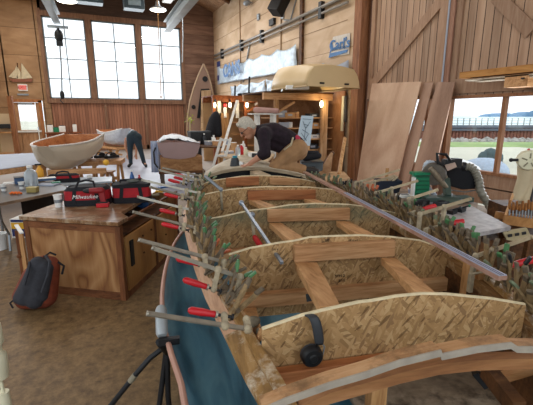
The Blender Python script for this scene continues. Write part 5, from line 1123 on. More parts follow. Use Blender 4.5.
for k, (px, w, y0, y1, m, lab) in enumerate(((223.5, .3, 113, 139, FIRZ, 'tan plywood panel standing under the red-capped bottle'), (219, .1, 101, 116, WS, 'white upright strip left of the red-capped bottle'), (237, .1, 100, 118, WS, 'white upright strip between the middle and right lamps'), (240, .1, 118, 128, WS, 'short white upright strip just left of the white-haired head'))):
    p, q = pz_(px, y0, YB-.07), pz_(px, y1, YB-.07); B = MB(); B.box((p.x, YB-.09, (p.z+q.z)/2 if k else p.z/2), (w, .04, p.z-q.z if k else p.z)); one('upright_board', lab, 'board', B, m)
# jacket
c = at_d(213.5, 125, 11.2); t = thing('hanging_jacket', 'black hooded jacket hanging in front of the far rack', 'jacket', c-V((0, 0, .4)))
B = MB()
for a, b, r0, r1 in (((215, 117), (211, 134), .13, .17), ((217, 118), (219, 134), .12, .1), ((212, 119), (207.5, 132), .09, .08), ((216, 114), (217, 115), .09, .08)): B.capsule(at_d(*a, 11.2), at_d(*b, 11.2), r0, r1)
mk('jacket_body', B, BLACKF, t, remesh=.03, smoothit=4); B = MB(); B.tube([at_d(216, 113, 11.2), at_d(216, 100, 11.95)], .01, 5); mk('hanger_cord', B, BLACK, t)
# far tables before rack B
def table(name, lab, pts, z, top, legm, leg=.03, th=.03, cat='table'):
    P = [at_z(*p, z) for p in pts]; c = sum(P, V((0, 0, 0)))/len(P); t = thing(name, lab, cat, V((c.x, c.y, 0))); B = MB(); B.prism(P, (0, 0, -th)); mk('table_top', B, top, t)
    for q in P: q = q.lerp(c, .1); B = MB(); B.beam(q-V((0, 0, th)), V((q.x, q.y, 0)), leg, leg, up=(1, 0, 0)); mk('leg', B, legm, t)
    return t, P
table('work_table', 'cluttered far table on dark legs between boxed skiff and jacket', [(197, 146.5), (231, 147), (229, 141.5), (199, 141)], .85, DARKW, BLACK, .04)
table('work_table', 'cluttered pale table just behind the kneeling man hands', [(217, 155), (262, 166), (275, 154), (232, 148.5)], .84, wood('pale_tabletop_wood', 'a08464', 'c0a684', 'd2bb9c', (3, 3, 3)), FIRZ, .05)
item('box', 199.5, 144, .85, (.55, .35, .32), BLACK, 'black_tub', 'black plastic tub on the far table below the canoe', 'tub', capm=DGREY)
VARI = [WHITE, GLASSB, PAPER, CREAM, DGREY, REDP, CARD, BLUE, FIRX, GREY]
desc = {0: 'white', 1: 'clear', 2: 'pale', 3: 'cream', 4: 'dark grey', 5: 'red', 6: 'brown', 7: 'blue', 8: 'wooden', 9: 'grey'}
def clutter(lst, z, where, dd=None, sc=1.):
    for (kind, px, py, r, h, mi, extra) in lst:
        nm = {'bottle': 'bottle', 'can': 'paint_can', 'cup': 'cup', 'box': 'small_box', 'roll': 'tape_roll'}[kind]
        item(kind, px, py, z, (r*sc, h*sc) if kind != 'box' else (r*sc*2, r*sc*1.6, h*sc), VARI[mi], nm, '%s %s %s, %s' % (desc[mi], nm.replace('_', ' '), where, extra), {'paint_can': 'can', 'small_box': 'box', 'tape_roll': 'tape'}.get(nm, nm), d=dd, rot=px*.7)
clutter([('bottle', 204.5, 144.5, .05, .28, 4, 'right behind the black tub'), ('box', 209, 145, .1, .1, 2, 'under the jacket hem'), ('bottle', 214, 145, .055, .25, 0, 'below the jacket'), ('box', 218, 145.5, .12, .12, 8, 'right of the white bottle'), ('cup', 222, 145.5, .05, .12, 0, 'at its right half'), ('bottle', 227, 145.5, .05, .2, 2, 'at its right end'), ('can', 211.5, 143.5, .06, .16, 9, 'rear row')], .85, 'on the far cluttered table')
clutter([('bottle', 238, 155.5, .05, .2, 1, 'left of the red one'), ('bottle', 241.5, 154.5, .045, .2, 5, 'the only red one'), ('can', 234, 152.5, .06, .2, 6, 'at the far left'), ('bottle', 246, 156.5, .045, .17, 3, 'nearest the man forearm'), ('box', 229, 153.5, .08, .05, 2, 'at the left corner'), ('cup', 250, 157.5, .04, .09, 0, 'beside the cream bottle'), ('box', 255, 157, .09, .08, 4, 'behind the forearm'), ('bottle', 243.5, 151.5, .04, .22, 0, 'in the rear row'), ('can', 228, 150.5, .06, .12, 8, 'rear left corner')], .84, 'on the pale table')
# white frames leaning
def lean(pxa, da, pxb, zb, w, th, mat, name, lab, cat='board', up=None):
    a = at_d(*pxa, da); b = at_z(*pxb, zb) if zb is not None else None; B = MB(); B.beam(b, a, w, th, up=up or camy); return one(name, lab, cat, B, mat)
lean((237, 101), 9.6, (222, 152), .84, .055, .04, WS, 'white_plank', 'white plank leaning on the far rack left of the white-haired head')
a, b = at_d(226, 138, 7.4), at_d(208, 176, 6.9)
t = thing('folding_stand', 'white folding frame leaning between boxed skiff and pale table', 'frame', b)
for k in (-.09, .09):
    B = MB(); B.beam(b+camx*k-V((0, 0, b.z*.8)), a+camx*k, .05, .03, up=camy); mk('side_rail', B, WS, t)
for f in (.1, .4, .7, .97): B = MB(); B.beam(b.lerp(a, f)-camx*.1-V((0, 0, b.z*.8*(1-f))), b.lerp(a, f)+camx*.1-V((0, 0, b.z*.8*(1-f))), .03, .03); mk('rung', B, WS, t)
# ---- rack A (near) under the dinghy, Y = 8.6
YA = 8.7
a0, a1 = pz_(263, 96, YA), pz_(356, 93, YA); zA = a0.z
t = thing('storage_rack', 'near timber storage rack carrying the upturned dinghy', 'rack', V(((a0.x+a1.x)/2, YA+.6, 0)))
x1_ = min(a1.x, WX-.25)
B = MB(); B.box(((a0.x+x1_)/2, YA, zA), (x1_-a0.x, .1, .16)); mk('top_beam', B, FIRX, t); B = MB(); B.box(((a0.x+x1_)/2, YA+1.3, zA), (x1_-a0.x, .1, .16)); mk('top_beam', B, FIRX, t)
B = MB(); B.box(((a0.x+x1_)/2, YA+.65, zA+.095), (x1_-a0.x, 1.5, .03)); mk('loft_board', B, DARKW, t)
for px, w, m in ((276, .1, FIRZ), (324, .17, wood('whitish_post', 'a9794e', 'cfa377', 'e0c19a', (8, 8, 1)))): p = pz_(px, 120, YA); B = MB(); B.box((p.x, YA-.0, (zA-.08)/2), (w, .09, zA-.08)); mk('post', B, m, t)
p, q = pz_(278, 112, YA), pz_(294, 102, YA); B = MB(); B.beam(p, q, .05, .09, up=(0, 1, 0)); mk('brace', B, FIRX, t)
xa, xb_ = pz_(276, 120, YA).x, pz_(352, 120, YA).x
for py in (118, 128.5, 140, 151): z = pz_(300, py, YA).z; B = MB(); B.box(((xa+xb_)/2-.3, YA+.45, z), (xb_-xa-.5, .7, .028)); mk('shelf', B, FIRX, t)
B = MB(); B.box(((xa+xb_)/2, YA+1.0, zA/2), (xb_-xa+.1, .02, zA)); mk('back_board', B, wood('reddish_ply_back', '7c563c', '966c4c', 'aa8160', (2, 2, 2)), t)
for k, px in enumerate((321.5, 337)):
    c = pz_(px, 104, YA-.15 if k == 0 else YA+.3); l = thing('work_lamp', ['bright lamp left of the whitish post under the dinghy rack', 'warm hanging lamp right of the whitish post under the dinghy rack'][k], 'lamp', c-V((0, 0, .1)))
    B = MB(); B.ball(c, (.045, .045, .085) if k == 0 else (.04, .04, .05), n=10, m=8); mk('bulb', B, LAMPM, l); B = MB(); B.tube([c+V((0, 0, .07)), V((c.x, c.y, zA-.05))], .02, 8); mk('socket', B, BLACK, l)
    pl = bpy.data.lights.new('lamp_glow', 'POINT'); pl.energy = 6; pl.color = (1, .75, .4); pl.shadow_soft_size = .08; po = bpy.data.objects.new('lamp_glow', pl); C.objects.link(po); po.location = c+V((0, -.12, 0))
z = [pz_(300, py, YA).z+.015 for py in (118, 128.5, 140, 151)]
def onshelf(lst, zi, where):
    for (kind, px, r, h, mi, extra) in lst:
        p = pz_(px, 120, YA+.3); item(kind, px, 0, 0, (r, h) if kind != 'box' else (r*2, r*1.6, h), VARI[mi], {'bottle': 'bottle', 'can': 'paint_can', 'box': 'small_box', 'roll': 'tape_roll'}[kind], '%s %s on the dinghy rack, %s shelf, %s' % (desc[mi], {'bottle': 'bottle', 'can': 'can', 'box': 'box', 'roll': 'tape roll'}[kind], where, extra), {'bottle': 'bottle', 'can': 'can', 'box': 'box', 'roll': 'tape'}[kind], d=None, rot=0) if 0 else None
        c = V((p.x, YA+.3, z[zi])); nm = {'bottle': 'bottle', 'can': 'paint_can', 'box': 'small_box', 'roll': 'tape_roll'}[kind]
        tt = thing(nm, '%s %s on the dinghy rack, %s shelf, %s' % (desc[mi], nm.split('_')[-1], where, extra), {'bottle': 'bottle', 'paint_can': 'can', 'small_box': 'box', 'tape_roll': 'tape'}[nm], c)
        if kind == 'bottle': mk('bottle_body', bottle(c, r, h, None), VARI[mi], tt); B = MB(); B.lathe([(r*.45, h*.92), (r*.45, h)], c, n=10); mk('cap', B, DGREY, tt)
        elif kind == 'box': B = MB(); B.box(c+V((0, 0, h/2)), (r*2, r*1.6, h)); mk('box_body', B, VARI[mi], tt); B = MB(); B.box(c+V((0, -r*.8, h*.5)), (r*.9, .01, h*.4)); mk('box_label', B, PAPER, tt)
        else: B = MB(); B.lathe([(r, 0), (r, h)], c, n=14); mk('can_body', B, VARI[mi], tt); B = MB(); B.lathe([(r*1.04, h), (.001, h+.01)], c, n=14); mk('lid', B, GREY, tt)
onshelf([('box', 281, .12, .17, 2, 'leftmost'), ('box', 288, .14, .12, 6, 'second from left'), ('can', 296, .08, .14, 8, 'left of the lamp'), ('box', 312, .14, .1, 4, 'below the lamp')], 0, 'top')
onshelf([('box', 282, .14, .14, 2, 'leftmost'), ('can', 290, .07, .14, 0, 'behind the drawing board'), ('box', 314, .12, .12, 6, 'right of the drawing board')], 1, 'second')
onshelf([('box', 313, .14, .1, 0, 'right of the drawing board'), ('can', 319, .06, .12, 9, 'beside the whitish post')], 2, 'third')
onshelf([('box', 311, .16, .14, 4, 'lowest left'), ('box', 318, .1, .1, 8, 'beside the whitish post')], 3, 'bottom')
# things on the loft boards
zl = zA+.11
skiff('upturned_dinghy', 'cream dinghy lying keel-up on the near rack, transom towards the shop', at_d(334, 92.5, 8.6).xy.to_3d()+V((0, 0, zl+.03)), at_d(281, 92, 10.6).xy.to_3d()+V((0, 0, zl+.03)), 1.5, .56, plain('cream_dinghy', 'd2b88c', .4, 0, .04, 2), None, plain('cream_rim', 'b39c78', .5), 0., flip=True, slots=True, full=.68, strakes=True, rocker=.12, sheer=.0, flare=.74, cat='dinghy')
c = at_d(297, 94, 8.9); B = MB(); B.box(V((c.x, c.y, zl+.04)), (.5, .3, .08), RZ(-.4)); one('foam_block', 'white foam block on the near rack under the dinghy bow', 'block', B, WHITE)
p = pz_(246, 95, YB+.2); t = thing('toy_boat', 'dark driftwood piece with two upright pegs on the far rack loft', 'driftwood', V((p.x, p.y, zB+.115)))
B = MB(); B.capsule(V((p.x-.25, p.y, zB+.16)), V((p.x+.45, p.y, zB+.17)), .05, .03); B.capsule(V((p.x-.1, p.y, zB+.17)), V((p.x+.15, p.y, zB+.22)), .05, .03); B.tube([V((p.x+.1, p.y, zB+.15)), V((p.x+.13, p.y, zB+.75))], .03, 6); B.tube([V((p.x-.4, p.y, zB+.11)), V((p.x-.38, p.y, zB+.45))], .03, 6); mk('dark_body', B, BLACKF, t)
# oar and boards stored on the racks: a pinkish hull shape right of the right lamp
c0, c1 = at_d(256, 110, 9.4), at_d(277, 111, 9.2); B = MB(); B.capsule(c0, c1, .07, .06); one('rolled_mat', 'pinkish rolled mat on white shelf behind the white-haired head', 'roll', B, plain('pink_mat', 'a8837a', .7, 0, .1, 10))
B = MB(); B.box((at_d(265, 114, 9.35)), (.75, .35, .03), RZ(-.1)); B.box(at_d(257, 114, 9.35)-V((0, 0, .55)), (.05, .3, 1.1), RZ(-.1)); B.box(at_d(273, 114, 9.3)-V((0, 0, .55)), (.05, .3, 1.1), RZ(-.1)); one('mat_shelf', 'white-edged shelf below the pinkish rolled mat', 'shelf', B, WS)
# drawing board
P = [at_d(301.5, 115.5, 7.2), at_d(313.5, 116, 7.2), at_d(310, 146, 6.9), at_d(296.5, 143, 6.9)]
t = thing('drawing_board', 'tilted board with a bluish technical drawing behind the man hip', 'board', P[2]); B = MB(); B.prism(P, camy*.02); mk('sheet', B, plain('bluish_sheet', 'aebfca', .5, 0, .05, 4), t)
B = MB(); L_ = plain('drawn_line', '5f6f7a', .6)
def bl(u, v): return P[0].lerp(P[1], u).lerp(P[3].lerp(P[2], u), v)-camy*.004
for (u0, v0, u1, v1) in ((.15, .12, .85, .12), (.2, .2, .5, .45), (.5, .45, .8, .2), (.25, .5, .75, .6), (.2, .62, .7, .85), (.8, .6, .5, .9), (.3, .3, .7, .34), (.15, .9, .6, .93), (.5, .45, .5, .8)): B.tube([bl(u0, v0), bl(u1, v1)], .005, 5)
mk('drawing_lines', B, L_, t); B = MB(); B.beam(P[3].lerp(P[2], .3)-V((0, 0, 0)), V((P[3].x+.1, P[3].y, 0)), .03, .03, up=(1, 0, 0)); B.beam(P[3].lerp(P[2], .9), V((P[2].x, P[2].y, 0)), .03, .03, up=(1, 0, 0)); mk('easel_leg', B, FIRZ, t)
# bench with black legs near the orange post
tt, TP = table('work_bench', 'plywood-topped bench on black legs before the orange post', [(318, 182), (350, 178), (344, 171.5), (296, 172)], .78, wood('bench_top', '9c7650', 'bd986f', 'd1af88', (3, 3, 3)), BLACK, .045)
c = at_z(311, 173.5, .78); t = thing('tool_case', 'dark grey tool case on the bench beside the man boots', 'case', c); B = MB(); B.box(c+V((0, 0, .085)), (.3, .26, .17), RZ(-.43)); mk('case_body', B, plain('slate_case', '4c565c', .5), t, bevel=.015); B = MB(); B.box(c+V((0, 0, .175)), (.31, .27, .02), RZ(-.43)); B.box(c+V((-.05, -.14, .1)), (.05, .02, .05), RZ(-.43)); mk('case_lid', B, DGREY, t)
c = c+V((0, 0, .235)); B = MB(); B.capsule(c-camx*.08, c+camx*.1+V((0, 0, .02)), .06, .045); B.capsule(c-camx*.06+V((0, 0, .06)), c+camx*.07+V((0, 0, .05)), .035, .04); one('black_bag', 'small black bag lying on top of the dark grey tool case', 'bag', B, BLACKF)
P3 = [at_d(320, 174, 5.5), at_d(334, 153, 5.7), at_d(332, 151, 5.7), at_d(318, 168, 5.5)]; B = MB(); B.prism(P3+[], camx*.02+camy*.03); one('wood_wedge', 'brown triangular board leaning on the plywood-topped bench', 'board', B, DARKW)
B = MB(); B.prism([at_d(317, 176, 5.3), at_d(331, 152, 5.6), at_d(333, 153, 5.6), at_d(331, 172, 5.3)], camy*.02); one('knee_bracket', 'wooden knee shape standing on the bench, brown face', 'bracket', B, wood('knee_wood', '7b5738', '9d7652', 'b38d68', (3, 3, 3)))
lean((345, 138), 6.6, (339, 174), .78, .05, .03, FIRZ, 'pale_stick', 'pale stick leaning from the bench to the orange wall')
p0, p1 = at_x(343.5, 96, 6.04), at_x(342, 131, 6.04)
B = MB(); B.beam(p0, p1, .09, .03, up=(1, 0, 0)); one('level', 'pale long level hanging on the wall right of the warm lamp', 'level', B, CREAM)
B = MB(); p0, p1 = at_x(346, 96, 6.04), at_x(345.5, 122, 6.04); B.beam(p0, p1, .07, .03, up=(1, 0, 0)); one('hand_saw_strip', 'dark straight tool hanging beside the pale level', 'tool', B, DGREY)
# orange ply wall between rack and post
x_, y_ = at_x(352, 120, 6.05).xy; B = MB(); B.box((6.08, 8.9, 1.1), (.04, 1.1, 2.2)); one('plywood_wall_sheet', 'orange plywood panel on the wall below the dinghy stern', 'panel', B, wood('orange_ply', '895a38', 'a5734b', 'b88860', (1.5, 1.5, 1)))
# ---- leaning sheets
def sheet(name, lab, tl, tr, bl, br, Xt, Xb, th, mat):
    """a sheet standing on the floor at Xb and resting at Xt against the doors; pixels of its top corners and lower edge points"""
    A, Bp = at_x(*tl, Xt), at_x(*tr, Xt)
    def foot(t_, b_):
        lo, hi = 0, 6.
        for _ in range(50):
            k = (lo+hi)/2; p = at_x(t_[0]+(b_[0]-t_[0])*k, t_[1]+(b_[1]-t_[1])*k, Xb)
            if p.z > 0: lo = k
            else: hi = k
        return V((p.x, p.y, 0))
    D, E_ = foot(tl, bl), foot(tr, br); n = (Bp-A).cross(D-A).normalized(); n = n if n.x > 0 else -n
    B = MB(); B.prism([A, Bp, E_, D], n*th); return one(name, lab, 'board', B, mat)
sheet('plywood_sheet', 'largest pale plywood sheet leaning on the barn doors, leftmost', (372, 83.5), (421, 81.5), (357, 180), (400, 168), 5.95, 5.35, .018, PLY)
PLY2 = figured('brownish_sheet', [(.2, '8f6f5c'), (.6, 'a5836e'), (1., 'b6947e')], (1.2, 1.2, .4), 3)
sheet('plywood_sheet', 'narrow brownish board leaning between the big sheet and the window', (424, 83), (433, 82.5), (398, 172), (411, 172), 6.02, 5.45, .02, PLY2)
sheet('plywood_sheet', 'brownish leaning board nearest the window, right of a pale gap', (437, 82), (455, 82), (413, 172), (436, 165), 6.02, 5.5, .02, PLY2)
# lumber on wall brackets over the window
a, b = at_x(463, 77.5, 5.75), at_x(560, 69.5, 5.75); zc = (a.z+at_x(500, 75, 5.75).z)/2; 
ya_, yb2 = a.y, 1.2
B = MB(); B.box((5.75, (ya_+yb2)/2, a.z+.03), (.18, ya_-yb2, .1)); one('timber_beam', 'long orange timber stored on brackets over the right window', 'timber', B, wood('orange_timber', '95602f', 'bd8648', 'd09a5a', (8, 1, 8)))
B = MB(); B.box((5.78, (ya_+yb2)/2-.05, a.z-.055), (.2, ya_-yb2-.1, .02)); B.box((5.78, (ya_+yb2)/2-.12, a.z-.085), (.16, ya_-yb2-.3, .012)); one('stored_panels', 'thin white-edged panels stored under the long orange timber', 'panel', B, wood('white_edge_panel', 'a08c74', 'c9bba6', 'd9cfbf', (1, 6, 6)))
c = at_x(519, 81, 5.75); B = MB(); B.box((5.88, c.y, c.z-.0), (.4, .34, .17)); one('bracket_block', 'square wooden block under the orange timber over the window', 'block', B, FIRX)
for y in (c.y-.1, yb2+.3): B = MB(); B.beam((6.1, y, a.z-.1), (5.66, y, a.z-.1), .04, .02); one('wall_bracket', 'dark bracket carrying the %s end of the orange timber' % ('far' if y > 3 else 'near'), 'bracket', B, BLACK)
# ---- window side benches
tt, TP = table('saw_bench', 'cluttered long bench under the mitre saw beside the clamps', [(352, 197), (474, 214), (478, 203), (388, 186)], .7, wood('saw_bench_top', '6e5a48', '8d7864', 'a8937e', (3, 3, 3)), DARKW, .06)
ttw, TPw = table('white_table', 'white-topped bench beside the window side clamps', [(438, 214), (476, 233), (511, 226.5), (470, 205)], .8, plain('white_tabletop', 'a09c9c', .5, 0, .3, 16), DARKW, .06)
cW = sum(TPw, V((0, 0, 0)))/4; B = MB(); B.prism([V((q.x, q.y, 0))+(V((cW.x, cW.y, 0))-V((q.x, q.y, 0)))*.15+V((0, 0, .1)) for q in TPw], (0, 0, .6)); mk('cupboard', B, DARKW, ttw)
c = at_z(387, 192, .7); t = thing('black_tub', 'dark blue black tub of sticks beyond the far end of window side clamps', 'tub', c)
B = MB(); R_ = RZ(-.45); s = (.28, .2, .15); P = lambda a, b, z: c+R_@V((a, b, z))
B.prism([P(-.11, -.08, 0), P(.11, -.08, 0), P(.11, .08, 0), P(-.11, .08, 0)], (0, 0, .01)); 
for q in (((-.11, -.08), (.11, -.08), (.14, -.1), (-.14, -.1)), ((-.11, .08), (.11, .08), (.14, .1), (-.14, .1)), ((-.11, -.08), (-.11, .08), (-.14, .1), (-.14, -.1)), ((.11, -.08), (.11, .08), (.14, .1), (.14, -.1))):
    (a0_, b0_), (a1_, b1_), (a2, b2), (a3, b3) = q; B.add([P(a0_, b0_, 0), P(a1_, b1_, 0), P(a2, b2, .15), P(a3, b3, .15)], [(0, 1, 2, 3)])
mk('tub_body', B, plain('navy_tub', '20293b', .5), t, solid=.008)
B = MB(); B.beam(c+V((-.03, 0, .03)), c+V((-.02, 0, .29)), .035, .015, up=camy); one('wood_offcut', 'upright orange wood offcut standing in the dark tub', 'offcut', B, FIRZ)
B = MB(); [B.beam(c+R_@V((-.12+.05*k, -.02*k, .13)), c+R_@V((.1, .05-.03*k, .19)), .02, .015) for k in range(4)]; one('stick_bundle', 'bundle of dusty sticks lying across the dark tub', 'sticks', B, DUSTY)
# green case
c = at_z(419, 199, .7); t = thing('green_case', 'bright green ribbed case standing on the bench left of the mitre saw', 'case', c); R_ = RZ(-.35)
B = MB(); B.box(c+V((0, 0, .13)), (.17, .1, .26), R_); mk('case_body', B, GREENP, t, bevel=.01)
B = MB(); [B.box(c+R_@V((0, -.055, .03+.045*k)), (.13, .016, .014), R_) for k in range(6)]; mk('case_ribs', B, plain('dark_green_rib', '0a5a3c', .5), t); B = MB(); B.box(c+R_@V((-.01, 0, .285)), (.2, .11, .03), R_); mk('case_lid', B, GREENP, t); B = MB(); B.box(c+R_@V((-.1, -.04, .13)), (.02, .06, .24), R_); mk('white_corner', B, WHITE, t)
# mitre saw
DS = 4.1
def ms(px, py, dd=0): return at_d(px, py, DS+dd)
t = thing('mitre_saw', 'grey and black mitre saw with dust hood on the bench before the window', 'saw', at_z(447, 203, .7))
B = MB(); b0_ = at_z(447, 202, .7); B.lathe([(.15, .0), (.15, .04), (.1, .06), (.001, .065)], b0_, n=24); B.box(b0_+V((0, 0, .035)), (.5, .14, .05), RZ(-.4)); B.beam(b0_+V((0, 0, .05)), ms(446, 180, .1), .08, .06, up=camx); mk('saw_base', B, plain('grey_green_casting', '4e6058', .5, .2), t, bevel=.004)
B = MB(); B.lathe([(.02, -.03), (.115, -.025), (.125, 0), (.115, .03), (.02, .035)], ms(434, 174), Matrix.Rotation(-YAW-.5, 3, 'Z') @ Matrix.Rotation(PI/2, 3, 'X'), 28); mk('blade_guard', B, plain('dusty_guard', '5e564c', .5, .2, .2, 20), t)
B = MB(); B.tube([ms(430, 168, -.04), ms(437, 176, -.05), ms(443, 184, -.04), ms(450, 192, -.02)], [.025, .03, .03, .02], 10); B.tube([ms(439, 164, -.02), ms(446, 178, -.03)], .022, 8); mk('arm', B, plain('dusty_arm', '8a7c68', .5, .3, .25, 30), t)
B = MB(); B.tube([ms(438, 164, -.05), ms(437, 153.5, -.05), ms(446, 154.5, -.05), ms(451, 162, -.04), ms(443, 166, -.04), ms(438, 162, -.05)], .017, 8); B.box(ms(448, 163), (.1, .1, .08), RZ(-.4)); B.box(ms(456, 163, .03), (.08, .1, .1), RZ(-.4)); mk('handle', B, BLACK, t, bevel=.01)
q = [ms(445, 165, -.09), ms(455, 162.5, -.09), ms(457, 167, -.09), ms(447.5, 171, -.09)]; B = MB(); B.prism(q, camy*.008); mk('metal_label', B, plain('pinkish_plate', 'b39a8c', .35, .3), t)
B = MB(); B.prism([ms(447, 171, .1), ms(458, 166, .12), ms(473, 166.5, .12), ms(478, 189, .12), ms(463, 190, .1), ms(449, 186, .1)], camy*.22); mk('dust_hood', B, plain('black_hood', '121318', .8, 0, .2, 10), t, bevel=.02)
B = MB(); B.tube([ms(450, 190), ms(465, 192, .05), ms(476, 190, .1)], .008, 6); B.box(ms(449, 198), (.1, .14, .08), RZ(-.4)); mk('fence', B, plain('fence_alloy', '8d949a', .3, .7), t)
# corrugated hoses
def hose(name, lab, pts, r, mat, parent=None):
    pts = [V(p) for p in pts]; P = []
    def cr(a, b, c, d, t): return .5*((2*b)+(c-a)*t+(2*a-5*b+4*c-d)*t*t+(3*b-a-3*c+d)*t**3)
    E = [pts[0]*2-pts[1]]+pts+[pts[-1]*2-pts[-2]]
    for i in range(1, len(E)-2):
        for k in range(16): P.append(cr(E[i-1], E[i], E[i+1], E[i+2], k/16))
    P.append(pts[-1]); rs = [r*(1+.09*(1 if (k//2) % 2 else -1)) for k in range(len(P))]
    B = MB(); B.tube(P, rs, 14); t = thing(name, lab, 'hose', pts[-1]) if not parent else parent; mk('hose_wall', B, mat, t)
    B = MB(); B.tube([P[0], P[0]+(P[1]-P[0]).normalized()*.03], r*1.25, 14); mk('hose_collar', B, BLACK, t); return t
HOSE = plain('translucent_grey_hose', '8a8678', .4, 0, .2, 30)
hose('dust_hose', 'thick ribbed grey dust hose curving down from the saw hood', [ms(462, 166.5, .15), ms(472, 168, .12), ms(478, 178, .1), ms(481, 192, .05), ms(490, 207, 0), at_z(501, 222, .6)], .042, HOSE)
hose('dust_hose', 'pale hose arching behind the mitre saw guard', [ms(436, 164, .12), ms(427, 163, .1), ms(424.5, 174, .1), ms(427, 186, .1), ms(435, 196, .1)], .026, plain('whitish_hose', 'b9c2cc', .4, 0, .1, 30))
# stuff on the saw bench
for k, (px, py, s, m, nm, lab) in enumerate(((404, 197, (.16, .12, .03), WHITE, 'white_box', 'white flat box on the bench beside the green case'), (425, 203, (.3, .12, .015), PAPER, 'paper_pad', 'white papers with a pink edge before the mitre saw'), (418, 205, (.24, .08, .05), BLACK, 'black_box', 'black flat box below the papers before the mitre saw'), (441, 205, (.14, .1, .04), DGREY, 'sander', 'dark hand tool on the bench right of the papers'), (412, 194, (.08, .07, .06), plain('lilac', 'b5b6cc', .6), 'wipe_pack', 'lilac pack at the foot of the green case'), (456, 202, (.16, .12, .05), plain('slate', '6b7480', .5), 'slate_case', 'slate grey case below the black dust hood'))):
    c = at_z(px, py, .7); tt = thing(nm, lab, 'box' if k in (0, 2, 5) else 'paper' if k == 1 else 'tool' if k == 3 else 'pack', c); B = MB(); B.box(c+V((0, 0, s[2]/2)), s, RZ(-.4+.2*k)); mk('body', B, m, tt, bevel=.004); B = MB(); B.box(c+V((0, 0, s[2]+.003)), (s[0]*.5, s[1]*.5, .006), RZ(-.4+.2*k)); mk('top_face', B, [GREY, plain('pink_edge', 'c68a8a', .6), DGREY, BLACK, WHITE, GREY][k], tt)
for k, (px, py) in enumerate(((452, 213.5), (461, 211.5))):
    c = at_z(px, py, .8); tt = thing('toggle_clamp', ['black toggle clamp on the white table, left of two', 'black toggle clamp on the white table, right of two'][k], 'clamp', c); B = MB(); B.box(c+V((0, 0, .015)), (.09, .05, .03), RZ(.3)); B.tube([c+V((0, 0, .03)), c+camx*.06+V((0, 0, .05))], .008, 6); mk('clamp_body', B, BLACK, tt); B = MB(); B.ball(c+camx*.065+V((0, 0, .05)), .013, n=8, m=6); mk('knob', B, GREENP if k else DGREY, tt)
# chisel rack at the right edge
DR_ = 3.0
def cr_(px, py, dd=0): return at_d(px, py, DR_+dd)
a, b = cr_(505, 215), cr_(549, 221); t = thing('chisel_rack', 'wooden tray rack holding upright chisels at the right edge', 'rack', (a+b)/2-V((0, 0, .12)))
B = MB(); B.beam(a, b, .02, .075, top=True); B.beam(a+camy*.12, b+camy*.12, .02, .075, top=True); mk('tray_side', B, wood('tray_wood', '8a5c30', 'b07d48', 'c4935c', (3, 3, 3)), t)
B = MB(); B.beam(a+camy*.06-V((0, 0, .065)), b+camy*.06-V((0, 0, .065)), .13, .012, up=(0, 0, 1)); mk('tray_floor', B, DARKW, t)
a2, b2 = cr_(505, 215, .06), cr_(512, 196, .06); B = MB(); B.prism([a2, cr_(507, 215, .06), cr_(514, 196, .06), cr_(513, 193, .06)], camy*.01); mk('tray_cheek', B, FIRX, t)
B = MB(); q = (a+b)/2-V((0, 0, .14)); B.box(V((q.x+.08, q.y+.05, q.z/2)), (.5, .3, q.z), RZ(-.5)); one('dark_cupboard', 'dark cupboard under the chisel rack at the right edge', 'cupboard', B, DARKW)
for k, (px, h) in enumerate(((509.5, 17), (513, 15), (516.5, 16), (519.5, 13), (522.5, 16), (525.5, 14), (528.5, 17), (531.5, 15))):
    p0, p1 = cr_(px, 217, .06), cr_(px+.4, 217-h, .06); c = thing('chisel', 'wood-handled chisel upright in the rack, %s from its left end' % ['first', 'second', 'third', 'fourth', 'fifth', 'sixth', 'seventh', 'eighth'][k], 'chisel', p0, 0, 'chisels upright in the rack')
    B = MB(); B.tube([p0.lerp(p1, .45), p0.lerp(p1, .55), p0.lerp(p1, .8), p1], [.007, .012, .011, .009], 8); mk('handle', B, wood('chisel_handle', '6b3c1c', '95602f', 'b57d45', (20, 20, 5)), c); B = MB(); B.beam(p0-V((0, 0, .03)), p0.lerp(p1, .46), .012, .004, up=camy); mk('blade', B, GREY, c)
# disc sander column
c = cr_(528, 160, .2); t = thing('spindle_sander', 'cream machine with round slotted head and tapering column at the right edge', 'machine', V((c.x, c.y, .82)))
Rc = Matrix.Rotation(-YAW-.35, 3, 'Z') @ Matrix.Rotation(PI/2, 3, 'X')
B = MB(); B.lathe([(.02, -.05), (.07, -.05), (.082, -.03), (.085, .02), (.075, .045), (.03, .055), (.001, .056)], c, Rc, 28); mk('round_head', B, CREAM, t)
B = MB()
for k in range(5): g = 2*PI*k/5+.3; B.tube([c+Rc@V((.02*math.cos(g), .02*math.sin(g), .057)), c+Rc@V((.06*math.cos(g), .06*math.sin(g), .05))], .006, 6)
mk('head_spokes', B, plain('shaded_cream', '8d8870', .6), t)
B = MB(); B.tube([c+Rc@V((0, 0, -.03)), cr_(525, 180, .25), cr_(520, 192, .25), cr_(517, 200, .25)], [.07, .06, .05, .04], 14); B.tube([cr_(528, 178, .25), cr_(523, 206, .25)], [.05, .035], 12); mk('column', B, plain('cream_tan_column', 'c2b190', .6, 0, .1, 8), t)
B = MB(); B.tube([c-camx*.08, c-camx*.135], .012, 10); B.ball(c-camx*.14, .017, n=10, m=6); mk('black_knob', B, BLACK, t); B = MB(); B.ball(c+V((-.01, 0, .085)), .012, n=8, m=6); mk('red_button', B, REDP, t)
B = MB(); B.tube([cr_(531, 182, .3), cr_(529, 214, .2)], [.03, .012], 8); one('black_tool', 'black tapered tool standing behind the chisels at the right edge', 'tool', B, BLACK)
q = cr_(525, 205, .3); B = MB(); B.box(V((q.x+.02, q.y+.12, .41)), (.3, .25, .82), RZ(-.45)); one('machine_stand', 'dark stand under the cream machine at the right edge', 'stand', B, DARKW)
